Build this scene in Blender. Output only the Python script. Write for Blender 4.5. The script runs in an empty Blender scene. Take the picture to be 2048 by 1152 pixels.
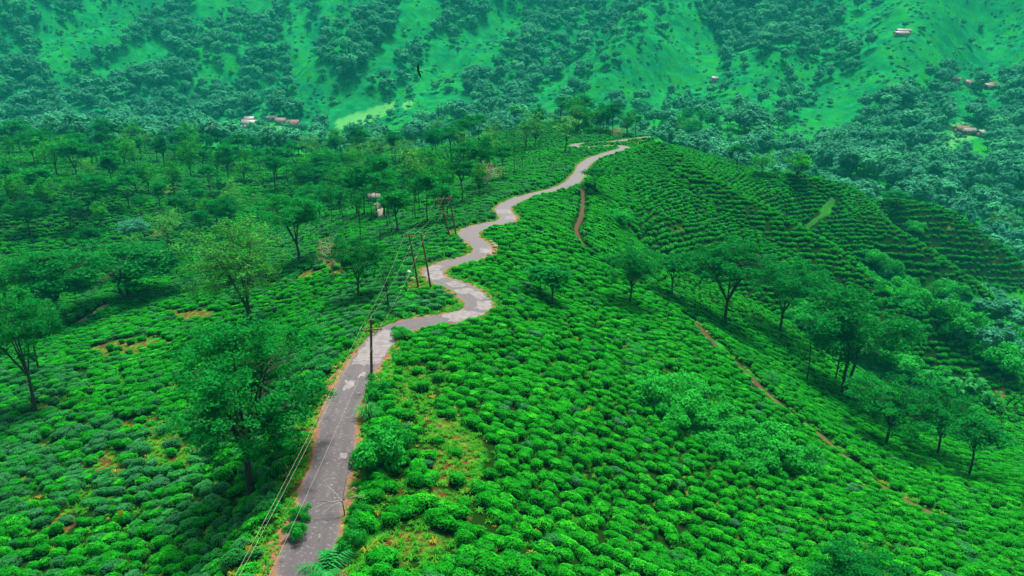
import bpy, math, random
import numpy as np
from mathutils import Vector, Matrix

random.seed(7)
RNG = np.random.default_rng(7)
scene = bpy.context.scene
COL = scene.collection

# ------------------------------------------------------------------ camera
FPX, CX, CY = 1384.0, 1024.0, 576.0          # the photograph is 2048 x 1152
PITCH = math.radians(18.0)
CAMZ = 30.0
cam_d = bpy.data.cameras.new('camera')
cam = bpy.data.objects.new('camera', cam_d)
COL.objects.link(cam)
cam.location = (0, 0, CAMZ)
cam.rotation_euler = (math.radians(90) - PITCH, 0, 0)
cam_d.sensor_width = 36.0
cam_d.lens = FPX / 2048 * 36.0
cam_d.clip_start = 0.5
cam_d.clip_end = 5000
scene.camera = cam

# ------------------------------------------------------------------ light: bright overcast
SUN_EL, SUN_AZ = math.radians(74), math.radians(20)     # azimuth from +Y towards +X
w = bpy.data.worlds.new('World'); scene.world = w; w.use_nodes = True
nt = w.node_tree; nt.nodes.clear()
sky = nt.nodes.new('ShaderNodeTexSky'); sky.sky_type = 'NISHITA'; sky.sun_disc = False
sky.sun_elevation = SUN_EL; sky.sun_rotation = SUN_AZ
sky.air_density = 0.7; sky.dust_density = 8.0; sky.ozone_density = 1.0
bg = nt.nodes.new('ShaderNodeBackground'); bg.inputs['Strength'].default_value = 0.05
wo = nt.nodes.new('ShaderNodeOutputWorld')
nt.links.new(sky.outputs[0], bg.inputs['Color']); nt.links.new(bg.outputs[0], wo.inputs['Surface'])
sun_d = bpy.data.lights.new('sun', 'SUN'); sun_d.energy = 1.5; sun_d.angle = math.radians(12)
sun_d.color = (1.0, 0.94, 0.82)
sun = bpy.data.objects.new('sun', sun_d); COL.objects.link(sun)
sdir = Vector((math.sin(SUN_AZ) * math.cos(SUN_EL), math.cos(SUN_AZ) * math.cos(SUN_EL), math.sin(SUN_EL)))
sun.rotation_euler = sdir.to_track_quat('Z', 'Y').to_euler()
sun.location = (0, 0, 600)
scene.view_settings.view_transform = 'Standard'
scene.view_settings.look = 'None'
scene.view_settings.exposure = 2.7
scene.view_settings.gamma = 1.0
scene.view_settings.use_curve_mapping = False
scene.render.engine = 'CYCLES'
cy = scene.cycles
cy.use_denoising = True
cy.denoiser = 'OPENIMAGEDENOISE'; cy.denoising_input_passes = 'RGB_ALBEDO_NORMAL'; cy.denoising_prefilter = 'NONE'
cy.max_bounces = 5; cy.diffuse_bounces = 3; cy.glossy_bounces = 2
cy.transmission_bounces = 3; cy.transparent_max_bounces = 4; cy.volume_bounces = 0
cy.use_adaptive_sampling = True; cy.adaptive_threshold = 0.006
cy.caustics_reflective = False; cy.caustics_refractive = False
scene.render.use_persistent_data = False

# ------------------------------------------------------------------ pixel <-> place (of the photograph, 2048 x 1152)
CP, SP = math.cos(PITCH), math.sin(PITCH)

def ray(u, v):
    a = (u - CX) / FPX; b = (CY - v) / FPX
    return np.array([a, CP + b * SP, -SP + b * CP])

def on_z(u, v, z):
    r = ray(u, v); d = (z - CAMZ) / r[2]
    return np.array([0, 0, CAMZ]) + d * r

def at_d(u, v, d):
    return np.array([0, 0, CAMZ]) + d * ray(u, v)

def project(P):
    P = np.asarray(P, float)
    x = P[..., 0]; y = P[..., 1]; z = P[..., 2] - CAMZ
    d = y * CP - z * SP
    up = y * SP + z * CP
    d = np.where(d < 0.1, 0.1, d)
    return CX + FPX * x / d, CY - FPX * up / d, d

# ------------------------------------------------------------------ smooth noise (numpy)
def vnoise(x, y, s, seed=0):
    x = np.asarray(x, float) / s + seed * 17.31; y = np.asarray(y, float) / s + seed * 9.77
    xi = np.floor(x).astype(np.int64); yi = np.floor(y).astype(np.int64)
    fx = x - xi; fy = y - yi
    fx = fx * fx * (3 - 2 * fx); fy = fy * fy * (3 - 2 * fy)
    def hsh(a, b):
        n = (a * 374761393 + b * 668265263 + seed * 1442695041) & 0xffffffff
        n = ((n ^ (n >> 13)) * 1274126177) & 0xffffffff
        return ((n ^ (n >> 16)) & 0xffff) / 65535.0
    return ((hsh(xi, yi) * (1 - fx) + hsh(xi + 1, yi) * fx) * (1 - fy)
            + (hsh(xi, yi + 1) * (1 - fx) + hsh(xi + 1, yi + 1) * fx) * fy)

def fnoise(x, y, s, seed=0, o=3):
    r = 0; a = 1; t = 0
    for k in range(o):
        r = r + a * vnoise(x, y, s / 2 ** k, seed + k); t += a; a *= .5
    return r / t

def sstep(a, b, x):
    t = np.clip((x - a) / (b - a), 0, 1)
    return t * t * (3 - 2 * t)

def catmull(P, step):
    P = np.asarray(P, float)
    Q = np.vstack([2 * P[0] - P[1], P, 2 * P[-1] - P[-2]])
    out = []
    for i in range(1, len(Q) - 2):
        n = max(2, int(np.linalg.norm(Q[i + 1] - Q[i]) / step * 2))
        t = np.linspace(0, 1, n, endpoint=False)[:, None]
        p0, p1, p2, p3 = Q[i - 1], Q[i], Q[i + 1], Q[i + 2]
        out.append(0.5 * (2 * p1 + (p2 - p0) * t + (2 * p0 - 5 * p1 + 4 * p2 - p3) * t * t + (3 * p1 - p0 - 3 * p2 + p3) * t ** 3))
    out.append(P[-1:])
    C = np.vstack(out)
    s = np.r_[0, np.cumsum(np.linalg.norm(np.diff(C, axis=0), axis=1))]
    m = int(s[-1] / step) + 1
    si = np.linspace(0, s[-1], m)
    return np.stack([np.interp(si, s, C[:, k]) for k in range(C.shape[1])], 1)

def smooth_line(C, n):
    for _ in range(n):
        C = C.copy(); C[1:-1] = .25 * C[:-2] + .5 * C[1:-1] + .25 * C[2:]
    return C

def dist_to(line, X, Y):
    """distance and nearest index of points to a densely sampled polyline"""
    sh = np.shape(X); X = np.ravel(X); Y = np.ravel(Y)
    D = np.full(X.shape, 1e9); I = np.zeros(X.shape, int)
    m = (X > line[:, 0].min() - 25) & (X < line[:, 0].max() + 25) & (Y > line[:, 1].min() - 25) & (Y < line[:, 1].max() + 25)
    idx = np.nonzero(m)[0]
    for k in range(0, len(idx), 4000):
        j = idx[k:k + 4000]
        d2 = (X[j, None] - line[None, :, 0]) ** 2 + (Y[j, None] - line[None, :, 1]) ** 2
        a = d2.argmin(1); I[j] = a; D[j] = np.sqrt(d2[np.arange(len(j)), a])
    return D.reshape(sh), I.reshape(sh)

def inside(poly, u, v):
    """points inside a polygon"""
    poly = np.asarray(poly, float); u = np.asarray(u, float); v = np.asarray(v, float)
    r = np.zeros(u.shape, bool); n = len(poly)
    for i in range(n):
        x1, y1 = poly[i]; x2, y2 = poly[(i + 1) % n]
        c = ((y1 > v) != (y2 > v)) & (u < (x2 - x1) * (v - y1) / ((y2 - y1) if y2 != y1 else 1e-9) + x1)
        r ^= c
    return r

# ------------------------------------------------------------------ the road's line along the crest
ROAD_UV = [(575, 1232), (607, 1151), (622, 1086), (643, 1008), (667, 930), (677, 850), (703, 775), (724, 739), (747, 704), (772, 672),
           (808, 652), (855, 642), (905, 633), (945, 621), (958, 605), (945, 588), (916, 567), (882, 555), (866, 545), (871, 533), (894, 523),
           (925, 516), (956, 508), (967, 497), (958, 484), (940, 474), (936, 464), (950, 455), (984, 447), (1010, 441), (1016, 433),
           (1007, 420), (1012, 409), (1040, 395), (1079, 385), (1114, 377), (1142, 366), (1158, 351), (1167, 334), (1185, 320), (1210, 310),
           (1235, 302), (1250, 296.5), (1236, 292.5), (1200, 294), (1165, 296), (1147, 291.5), (1163, 287), (1200, 284), (1235, 280), (1262, 276), (1300, 272)]
road_pts = [on_z(u, v, 0.0)[:2] for u, v in ROAD_UV]
road_pts = [np.array([-24.0, -40.0]), np.array([-20.5, 0.0])] + road_pts
ROAD = smooth_line(catmull(road_pts, 0.8), 3)
ROAD_Z = 0.35 * np.sin(np.arange(len(ROAD)) * 0.8 / 37.0) + 0.15 * np.sin(np.arange(len(ROAD)) * 0.8 / 13.0)

# ------------------------------------------------------------------ terrain: heights known at points, thin-plate surface between them
C = []
def cp(u, v, z): C.append(on_z(u, v, z))
def cw(x, y, z): C.append(np.array([x, y, z], float))
def cd(u, v, d): C.append(at_d(u, v, d))
for i in range(0, len(ROAD), 9):
    cw(ROAD[i, 0], ROAD[i, 1], ROAD_Z[i])
# left flank of the crest
for a in [(400, 1150, -4), (200, 1150, -6), (0, 1150, -7.5), (200, 900, -8), (0, 900, -11), (420, 830, -4.5), (505, 985, -2.6), (500, 655, -8), (300, 700, -10.5),
          (0, 760, -14), (640, 600, -4.5), (600, 540, -8), (700, 480, -7), (800, 430, -5), (900, 380, -4), (1000, 330, -3), (1090, 302, -1.5),
          (600, 450, -13), (450, 520, -15), (310, 510, -19.5), (200, 630, -16), (0, 600, -19), (100, 475, -17), (100, 400, -10), (0, 350, -9),
          (250, 340, -11), (450, 300, -11), (450, 330, -14), (600, 330, -14), (760, 415, -15), (620, 400, -16), (760, 330, -9), (200, 290, -11), (0, 285, -10),
          (900, 300, -7), (1000, 268, -4), (1150, 252, 2.5), (1130, 243, 3.5), (720, 400, -15)]:
    cp(*a)
# right flank, its gullies and spurs
for a in [(1024, 1150, -1.6), (1024, 950, -1.4), (1024, 780, -1.2), (900, 760, .1), (1050, 650, -1.5), (1400, 1150, -8), (1750, 1150, -11.5), (2048, 1150, -14.5), (1380, 640, -10), (1550, 800, -12.5), (1800, 990, -16), (2040, 960, -23),
          (1200, 700, -5), (1250, 850, -5), (1260, 611, -8), (1110, 613, -4), (1150, 500, -3.5), (1160, 430, -2.2), (1240, 430, -6), (1450, 668, -16.5), (1560, 672, -20), (1690, 793, -25), (1770, 895, -22.5),
          (1930, 955, -25), (1300, 480, -10), (1450, 540, -18), (1600, 620, -25), (1800, 742, -37), (1950, 830, -41),
          (1290, 300, -.6), (1360, 345, -4), (1420, 390, -8), (1540, 460, -15), (1640, 520, -21), (1750, 595, -27.5), (1880, 675, -35), (2000, 740, -41),
          (1300, 400, -6), (1380, 450, -11),
          (1640, 392, -15), (1700, 402, -18), (1760, 470, -25), (1850, 530, -32), (1950, 600, -40), (1500, 360, -9), (1430, 325, -5.5),
          (1625, 455, -20), (1750, 560, -34), (1850, 640, -43), (1790, 427, -26), (1880, 442, -29), (1960, 497, -37), (2040, 552, -46), (1830, 485, -33), (1930, 565, -46)]:
    cp(*a)
# valley behind the right spurs, facing mountainside
for a in [(1450, 262, 420), (1950, 425, 385), (2000, 350, 420), (1700, 335, 395), (1800, 395, 345), (1550, 300, 410),
          (1700, 300, 450), (1950, 230, 520), (1950, 170, 560), (2030, 90, 620), (2000, 0, 690), (1700, 150, 560), (1700, 0, 720), (1400, 150, 570),
          (1300, 0, 770), (1400, 215, 520), (1150, 215, 540), (1000, 150, 600), (1000, 0, 790), (700, 238, 560), (700, 100, 660), (600, 0, 790), (520, 262, 545), (520, 240, 575), (300, 200, 600),
          (300, 100, 690), (0, 150, 600), (0, 0, 760), (100, 262, 520), (300, 0, 780)]:
    cd(*a)
for a in [(-120, 420, -22), (-30, 440, -24), (60, 410, -25), (-250, 440, -20), (-400, 430, -16), (130, 400, -24), (150, 330, -42), (200, 330, -58), (240, 280, -66), (190, 230, -56),
          (40, 0, -13), (60, -40, -20), (110, 40, -34), (150, 100, -46), (200, 30, -58), (220, 130, -60), (-60, 0, -11), (-100, -40, -18), (-110, 60, -20), (-180, 0, -28), (-200, 120, -24), (-240, 220, -14), (-330, 320, -10), (-500, 350, -5),
          (-600, 100, -10), (330, 350, -58), (330, 200, -55), (380, 430, -22), (480, 560, 50), (520, 400, 20), (500, 200, -10), (420, 0, -30), (-520, 560, 15), (-560, 760, 100),
          (560, 760, 150), (-600, 950, 190), (-300, 950, 190), (0, 950, 185), (300, 950, 195), (600, 950, 210), (-600, 1180, 260), (0, 1180, 265), (600, 1180, 280), (750, 600, 120), (-750, 500, 20), (750, 200, 30), (-750, 800, 120), (750, 1000, 230)]:
    cw(*a)
C = np.array(C)
def tps_kernel(r2): return np.where(r2 > 1e-9, r2 * np.log(np.maximum(r2, 1e-9)), 0)
Pn = C[:, :2] / 100.0
n = len(Pn)
K = tps_kernel(((Pn[:, None] - Pn[None]) ** 2).sum(-1)) + np.eye(n) * 0.004
A = np.zeros((n + 3, n + 3)); A[:n, :n] = K
A[:n, n] = 1; A[:n, n + 1:] = Pn; A[n, :n] = 1; A[n + 1:, :n] = Pn.T
W = np.linalg.solve(A, np.r_[C[:, 2], 0, 0, 0])
def tps(X, Y):
    sh = X.shape; P = np.stack([X.ravel(), Y.ravel()], 1) / 100.0
    out = np.empty(len(P))
    for k in range(0, len(P), 6000):
        p = P[k:k + 6000]
        out[k:k + 6000] = tps_kernel(((p[:, None, 0] - Pn[None, :, 0]) ** 2 + (p[:, None, 1] - Pn[None, :, 1]) ** 2)) @ W[:n] + W[n] + p @ W[n + 1:]
    return out.reshape(sh)

def axis(segs):
    a = [segs[0][0]]
    for lo, hi, st0, st1 in segs:
        x = lo
        while x < hi - 1e-6:
            t = (x - lo) / (hi - lo); x = min(hi, x + st0 + (st1 - st0) * t); a.append(x)
    return np.unique(np.round(a, 3))
GX = axis([(-780, -300, 16, 6), (-300, -80, 6, 1.2), (-80, 90, 1.1, 1.1), (90, 300, 1.2, 6), (300, 780, 6, 16)])
GY = axis([(-60, 15, 4, 2), (15, 150, 1.0, 1.2), (150, 360, 1.3, 3), (360, 800, 3.4, 5), (800, 1200, 6, 16)])
XX, YY = np.meshgrid(GX, GY)                    # rows: y
ZZ = tps(XX, YY)
# relief of the facing mountainside: spurs and gullies running down to the left
far = sstep(430, 560, YY)
q = XX * .80 - YY * .42 + 40 * (fnoise(XX, YY, 160, 3) - .5)
spur = np.sin(q / 17.0) * .6 + np.sin(q / 31.0 + 1.3) * .8 + (fnoise(XX, YY, 70, 5) - .5) * 1.6
ZZ += far * 17.0 * spur * sstep(0, 60, ZZ + 30)
ZZ += far * (1.8 * (fnoise(XX, YY, 22, 15) - .5) + 3.2 * (fnoise(XX, YY, 45, 16) - .5))
# spurs stand sharper and gullies cut deeper than a smooth surface gives
def cut(pts, depth, width):
    global ZZ
    L = catmull([on_z(*p)[:2] for p in pts], 2.0)
    D_, I_ = dist_to(L, XX, YY)
    e = np.minimum(1, np.minimum(I_, len(L) - 1 - I_) / 8.0)
    ZZ = ZZ + depth * e * np.exp(-(D_ / width) ** 2)
cut([(1230, 440, -6), (1300, 480, -10), (1450, 540, -18), (1600, 620, -25), (1800, 742, -37), (1950, 830, -41)], -5.5, 11)
cut([(1290, 300, -.6), (1360, 345, -4), (1420, 390, -8), (1540, 460, -15), (1640, 520, -21), (1750, 595, -27.5), (1880, 675, -35), (2000, 740, -41), (2060, 775, -45)], 5.2, 7)
cut([(1560, 400, -14), (1625, 455, -20), (1750, 560, -34), (1850, 640, -43), (1950, 720, -52)], -7, 11)
cut([(1500, 352, -9), (1640, 392, -15), (1700, 402, -18), (1760, 470, -25), (1850, 530, -32), (1950, 600, -40), (2050, 670, -50)], 5.2, 7)
cut([(1760, 440, -27), (1830, 485, -33), (1930, 565, -46), (2040, 640, -56)], -6, 11)
cut([(1740, 415, -22), (1790, 427, -26), (1880, 442, -29), (1960, 497, -37), (2040, 552, -46), (2100, 590, -52)], 5.4, 8)
# small unevenness
ZZ += (1 - far) * ((fnoise(XX, YY, 22, 11) - .5) * 1.1 + (fnoise(XX, YY, 6, 12) - .5) * .45)
RD, RI = dist_to(ROAD, XX, YY)
k = 1 - sstep(2.3, 7.5, RD)
ZZ = ZZ * (1 - k) + (ROAD_Z[RI] - .07) * k

def H(x, y):
    x = np.asarray(x, float); y = np.asarray(y, float)
    i = np.clip(np.searchsorted(GX, x) - 1, 0, len(GX) - 2); j = np.clip(np.searchsorted(GY, y) - 1, 0, len(GY) - 2)
    fx = np.clip((x - GX[i]) / (GX[i + 1] - GX[i]), 0, 1); fy = np.clip((y - GY[j]) / (GY[j + 1] - GY[j]), 0, 1)
    return (ZZ[j, i] * (1 - fx) + ZZ[j, i + 1] * fx) * (1 - fy) + (ZZ[j + 1, i] * (1 - fx) + ZZ[j + 1, i + 1] * fx) * fy

_T = np.concatenate([np.arange(15, 320, .25), np.arange(320, 1300, 1.0)])
def px(u, v, dmin=0):
    """the point of the ground that the photograph shows at a pixel"""
    r = ray(u, v); T = _T[_T > dmin]
    x = r[0] * T; y = r[1] * T; z = CAMZ + r[2] * T
    g = z - H(x, y); k = np.nonzero(g < 0)[0]
    if len(k) == 0: t = 900.0
    elif k[0] == 0: t = T[0]
    else:
        a, b = g[k[0] - 1], g[k[0]]; t = T[k[0] - 1] + (T[k[0]] - T[k[0] - 1]) * a / (a - b)
    return np.array([r[0] * t, r[1] * t, float(H(r[0] * t, r[1] * t))]), t

# ------------------------------------------------------------------ helpers
def new_mesh(name, V, F, smooth=False, mats=(), tone=None, midx=None):
    V = np.asarray(V, np.float32); F = np.asarray(F, np.int32)
    me = bpy.data.meshes.new(name); nf, kk = F.shape
    me.vertices.add(len(V)); me.vertices.foreach_set('co', V.ravel())
    me.loops.add(nf * kk); me.loops.foreach_set('vertex_index', F.ravel())
    me.polygons.add(nf); me.polygons.foreach_set('loop_start', np.arange(0, nf * kk, kk, dtype=np.int32))
    if smooth: me.polygons.foreach_set('use_smooth', np.ones(nf, bool))
    for m in mats: me.materials.append(m)
    if midx is not None: me.polygons.foreach_set('material_index', np.asarray(midx, np.int32))
    if tone is not None:
        a = me.attributes.new('tone', 'FLOAT', 'FACE'); a.data.foreach_set('value', np.asarray(tone, np.float32))
    me.update(calc_edges=True)
    return me

def link(name, me, parent=None, label=None, cat=None, group=None, kind=None, loc=None):
    o = bpy.data.objects.new(name, me); COL.objects.link(o)
    if parent is not None: o.parent = parent
    if label: o['label'] = label
    if cat: o['category'] = cat
    if group: o['group'] = group
    if kind: o['kind'] = kind
    if loc is not None: o.location = loc
    return o

class MB:
    """collects quads"""
    def __init__(s): s.V = []; s.F = []; s.n = 0
    def add(s, V, F):
        V = np.asarray(V, float); F = np.asarray(F, int) + s.n
        s.V.append(V); s.F.append(F); s.n += len(V)
    def box(s, lo, hi):
        x0, y0, z0 = lo; x1, y1, z1 = hi
        s.add([(x0, y0, z0), (x1, y0, z0), (x1, y1, z0), (x0, y1, z0), (x0, y0, z1), (x1, y0, z1), (x1, y1, z1), (x0, y1, z1)],
              [(0, 3, 2, 1), (4, 5, 6, 7), (0, 1, 5, 4), (1, 2, 6, 5), (2, 3, 7, 6), (3, 0, 4, 7)])
    def tube(s, P, R, k=6):
        P = np.asarray(P, float); m = len(P); R = np.broadcast_to(np.asarray(R, float), (m,))
        T = np.gradient(P, axis=0); T /= np.linalg.norm(T, axis=1)[:, None] + 1e-9
        ref = np.array([1., 0, 0]) if abs(T[:, 0]).mean() < .8 else np.array([0, 1., 0])
        A = np.cross(T, ref); A /= np.linalg.norm(A, axis=1)[:, None] + 1e-9
        B = np.cross(T, A); th = np.linspace(0, 2 * np.pi, k, endpoint=False)
        V = P[:, None] + R[:, None, None] * (np.cos(th)[None, :, None] * A[:, None] + np.sin(th)[None, :, None] * B[:, None])
        i = np.arange(m - 1)[:, None]; j = np.arange(k)[None]
        F = np.stack([i * k + j, i * k + (j + 1) % k, (i + 1) * k + (j + 1) % k, (i + 1) * k + j], -1).reshape(-1, 4)
        s.add(V.reshape(-1, 3), F)
    def mesh(s, name, mat, smooth=False):
        return new_mesh(name, np.vstack(s.V), np.vstack(s.F), smooth, [mat])

# ------------------------------------------------------------------ materials
def mat(name):
    m = bpy.data.materials.new(name); m.use_nodes = True
    t = m.node_tree; t.nodes.clear()
    out = t.nodes.new('ShaderNodeOutputMaterial')
    return m, t, out
def N(t, typ, **kw):
    n_ = t.nodes.new(typ)
    for k_, v_ in kw.items():
        if k_.startswith('i_'): n_.inputs[k_[2:].replace('_', ' ')].default_value = v_
        else: setattr(n_, k_, v_)
    return n_
def mixc(t, fac, a, b, blend='MIX'):
    m_ = t.nodes.new('ShaderNodeMix'); m_.data_type = 'RGBA'; m_.blend_type = blend
    for sock, val in ((0, fac), (6, a), (7, b)):
        if hasattr(val, 'links'): t.links.new(val, m_.inputs[sock])
        elif sock == 0: m_.inputs[0].default_value = val
        else: m_.inputs[sock].default_value = (*val, 1) if len(val) == 3 else val
    return m_.outputs[2]
def noise(t, scale, detail=3, rough=.55, vec=None):
    n_ = N(t, 'ShaderNodeTexNoise'); n_.inputs['Scale'].default_value = scale; n_.inputs['Detail'].default_value = detail; n_.inputs['Roughness'].default_value = rough
    if vec is not None: t.links.new(vec, n_.inputs['Vector'])
    return n_.outputs['Fac']
def ramp(t, val, lo, hi):
    r_ = N(t, 'ShaderNodeMapRange'); r_.inputs['From Min'].default_value = lo; r_.inputs['From Max'].default_value = hi
    t.links.new(val, r_.inputs['Value']); return r_.outputs['Result']
def mth(t, op, a, b=0.0):
    m_ = N(t, 'ShaderNodeMath', operation=op)
    for i_, v_ in ((0, a), (1, b)):
        if hasattr(v_, 'links'): t.links.new(v_, m_.inputs[i_])
        else: m_.inputs[i_].default_value = v_
    return m_.outputs[0]
def bsdf(t, out, col, rough=.8, spec=.25, bump=None, bstr=.3, bdist=.05):
    b = N(t, 'ShaderNodeBsdfPrincipled')
    if hasattr(col, 'links'): t.links.new(col, b.inputs['Base Color'])
    else: b.inputs['Base Color'].default_value = (*col, 1)
    b.inputs['Roughness'].default_value = rough; b.inputs['Specular IOR Level'].default_value = spec
    if bump is not None:
        bn = N(t, 'ShaderNodeBump'); bn.inputs['Strength'].default_value = bstr; bn.inputs['Distance'].default_value = bdist
        t.links.new(bump, bn.inputs['Height']); t.links.new(bn.outputs[0], b.inputs['Normal'])
    t.links.new(b.outputs[0], out.inputs['Surface'])
    return b
def attr(t, name, typ='GEOMETRY'):
    a = N(t, 'ShaderNodeAttribute', attribute_name=name, attribute_type=typ); return a.outputs['Fac']
def geopos(t): return N(t, 'ShaderNodeNewGeometry').outputs['Position']

def leaf_mat(name, dark, light, odd=None, trans=.3, spec=.25, varscale=.05, tip=None):
    """leaves: dark to light leaf by leaf (tone), drifting over the place, each plant a little different"""
    m, t, out = mat(name)
    tone = attr(t, 'tone'); rnd = N(t, 'ShaderNodeObjectInfo').outputs['Random']
    nz = noise(t, varscale, 2, .5, geopos(t))
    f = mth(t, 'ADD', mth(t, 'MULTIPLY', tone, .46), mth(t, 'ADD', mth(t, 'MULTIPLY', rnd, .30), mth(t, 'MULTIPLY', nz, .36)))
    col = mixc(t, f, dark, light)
    if tip is not None: col = mixc(t, ramp(t, f, .74, .95), col, tip)
    if odd is not None:
        col = mixc(t, attr(t, 'tint', 'INSTANCER'), col, mixc(t, f, odd[0], odd[1]))
    d = N(t, 'ShaderNodeBsdfPrincipled'); d.inputs['Roughness'].default_value = .5; d.inputs['Specular IOR Level'].default_value = spec
    t.links.new(col, d.inputs['Base Color'])
    tr = N(t, 'ShaderNodeBsdfTranslucent'); t.links.new(col, tr.inputs['Color'])
    mx = N(t, 'ShaderNodeMixShader'); mx.inputs[0].default_value = trans
    t.links.new(d.outputs[0], mx.inputs[1]); t.links.new(tr.outputs[0], mx.inputs[2]); t.links.new(mx.outputs[0], out.inputs['Surface'])
    return m
def plain_mat(name, c1, c2, scale=3.0, rough=.8, spec=.25, bstr=.3, bdist=.03):
    m, t, out = mat(name)
    nz = noise(t, scale, 4, .6, N(t, 'ShaderNodeTexCoord').outputs['Object'])
    bsdf(t, out, mixc(t, nz, c1, c2), rough, spec, nz, bstr, bdist)
    return m
# ------------------------------------------------------------------ ground sheet
UU, VV, DD = project(np.stack([XX, YY, ZZ], -1))
soil = np.zeros(XX.shape)
SOIL = [(240, 702, 46, 15, 1), (290, 688, 30, 10, .9), (375, 632, 46, 11, 1), (430, 760, 20, 8, .7), (160, 760, 24, 8, .7), (330, 780, 22, 8, .6), (90, 900, 26, 14, .7), (200, 830, 26, 9, .7), (420, 690, 22, 7, .7), (560, 610, 20, 7, .7), (150, 1000, 20, 12, .7), (330, 1000, 18, 10, .6), (650, 480, 14, 7, .6), (318, 868, 46, 20, 1), (320, 915, 50, 20, .95), (215, 935, 22, 26, .7), (250, 855, 30, 10, .8), (535, 912, 20, 10, .6),
        (615, 552, 24, 10, .9), (540, 568, 18, 7, .7), (660, 530, 26, 22, .8), (480, 610, 20, 9, .7), (720, 455, 22, 10, .4), (100, 820, 50, 18, .5), (140, 860, 30, 12, .5), (120, 1060, 24, 30, .6), (50, 1010, 20, 18, .5), (420, 1010, 18, 18, .7),
        (450, 1035, 26, 10, .5), (180, 950, 18, 12, .6), (515, 1110, 30, 28, 1), (560, 1060, 16, 20, .8), (470, 720, 26, 8, .3), (60, 790, 30, 8, .5),
        (310, 470, 14, 10, 1), (210, 490, 14, 7, .8), (330, 380, 14, 10, .6), (10, 540, 20, 14, .5),
        (820, 745, 20, 6, .5), (860, 790, 8, 20, .4), (905, 900, 40, 55, .6), (950, 940, 14, 60, .6), (860, 1000, 60, 18, .5), (780, 1105, 40, 30, .7), (850, 1090, 30, 16, .6), (940, 1045, 18, 18, .5), (770, 935, 20, 30, .5),
        (1690, 545, 16, 6, .6), (1650, 525, 10, 6, .5), (1310, 430, 10, 8, .45), (1360, 460, 16, 6, .45), (1897, 476, 5, 16, .9), (1850, 497, 20, 3, .6), (1862, 615, 8, 5, .8), (2000, 775, 8, 22, .9), (1985, 515, 8, 6, .7),
        (1265, 560, 14, 8, .5), (1220, 540, 8, 4, .8), (1130, 236, 60, 9, .8), (1250, 260, 60, 8, .5), (1270, 287, 30, 5, .6), (840, 560, 30, 22, .9), (905, 470, 14, 12, .9), (700, 395, 8, 6, .3)]
n1 = fnoise(XX, YY, 3.2, 21); n2 = fnoise(XX, YY, 9, 22)
for u, v, ru, rv, a in SOIL:
    r = np.sqrt(((UU - u) / ru) ** 2 + ((VV - v) / rv) ** 2)
    soil = np.maximum(soil, a * np.clip((1.45 - r - (n1 - .5) * 1.6) * 2, 0, 1))
soil = np.maximum(soil, .30 * sstep(.60, .72, n2) * (DD < 330))
soil = np.maximum(soil, .9 * (1 - sstep(2.0, 3.0 + 1.2 * (n1 - .5), RD)) )
pale = np.zeros(XX.shape)
PALE = [[(672, 240), (740, 218), (792, 203), (788, 222), (750, 240), (700, 262), (672, 258)], [(805, 205), (830, 200), (826, 214), (808, 220)], [(455, 262), (520, 250), (600, 255), (560, 275), (500, 282)],
        [(1500, 205), (1516, 215), (1524, 235), (1508, 232)], [(1876, 285), (1900, 250), (1935, 245), (1950, 275), (1890, 300)]]
for poly in PALE:
    pale = np.maximum(pale, inside(poly, UU + (n1 - .5) * 8, VV + (n2 - .5) * 5) * (DD > 400))
jj, ii = np.meshgrid(np.arange(len(GY) - 1), np.arange(len(GX) - 1), indexing='ij')
nx = len(GX)
GF = np.stack([jj * nx + ii, jj * nx + ii + 1, (jj + 1) * nx + ii + 1, (jj + 1) * nx + ii], -1).reshape(-1, 4)
m_ground, t, out = mat('grass_and_soil')
P = geopos(t)
na = noise(t, .9, 4, .6, P); nb = noise(t, .06, 3, .5, P); nc = noise(t, 6.0, 3, .6, P)
g = mixc(t, ramp(t, na, .3, .7), (.004, .080, .004), (.013, .18, .006))
g = mixc(t, ramp(t, nb, .35, .7), g, mixc(t, nc, (.002, .070, .010), (.006, .18, .020)))
g = mixc(t, mth(t, 'MULTIPLY', ramp(t, noise(t, .35, 3, .6, P), .58, .72), .5), g, (.038, .19, .006))
so = mixc(t, ramp(t, nc, .3, .7), (0.03024, 0.01296, 0.00504), (0.0756, 0.03168, 0.01152))
so = mixc(t, ramp(t, noise(t, 1.4, 4, .65, P), .47, .60), so, (.035, .13, .010))
g = mixc(t, ramp(t, mth(t, 'ADD', attr(t, 'litter_shade'), mth(t, 'MULTIPLY', mth(t, 'SUBTRACT', na, .5), .7)), .3, .7), g, mixc(t, nc, (.002, .013, .0015), (.007, .026, .003)))  # dark leaf litter, with the shade between bushes painted into its colour
sm = mth(t, 'ADD', attr(t, 'soil'), mth(t, 'MULTIPLY', mth(t, 'SUBTRACT', na, .5), .9))
col = mixc(t, ramp(t, sm, .36, .62), g, so)
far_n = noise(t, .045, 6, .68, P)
col = mixc(t, mth(t, 'MULTIPLY', attr(t, 'hill'), ramp(t, far_n, .38, .60)), col, (.002, .070, .024))  # mountainside grass turned bluish: distance haze put into its colour
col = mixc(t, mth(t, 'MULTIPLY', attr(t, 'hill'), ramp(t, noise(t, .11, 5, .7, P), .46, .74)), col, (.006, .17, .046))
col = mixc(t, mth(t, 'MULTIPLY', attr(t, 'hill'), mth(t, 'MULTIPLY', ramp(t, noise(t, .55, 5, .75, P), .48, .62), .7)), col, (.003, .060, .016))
col = mixc(t, attr(t, 'pale'), col, mixc(t, nb, (.022, .15, .03), (.055, .19, .05)))
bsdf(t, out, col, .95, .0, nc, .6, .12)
gm = new_mesh('ground', np.stack([XX, YY, ZZ], -1).reshape(-1, 3), GF, True, [m_ground])
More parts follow.
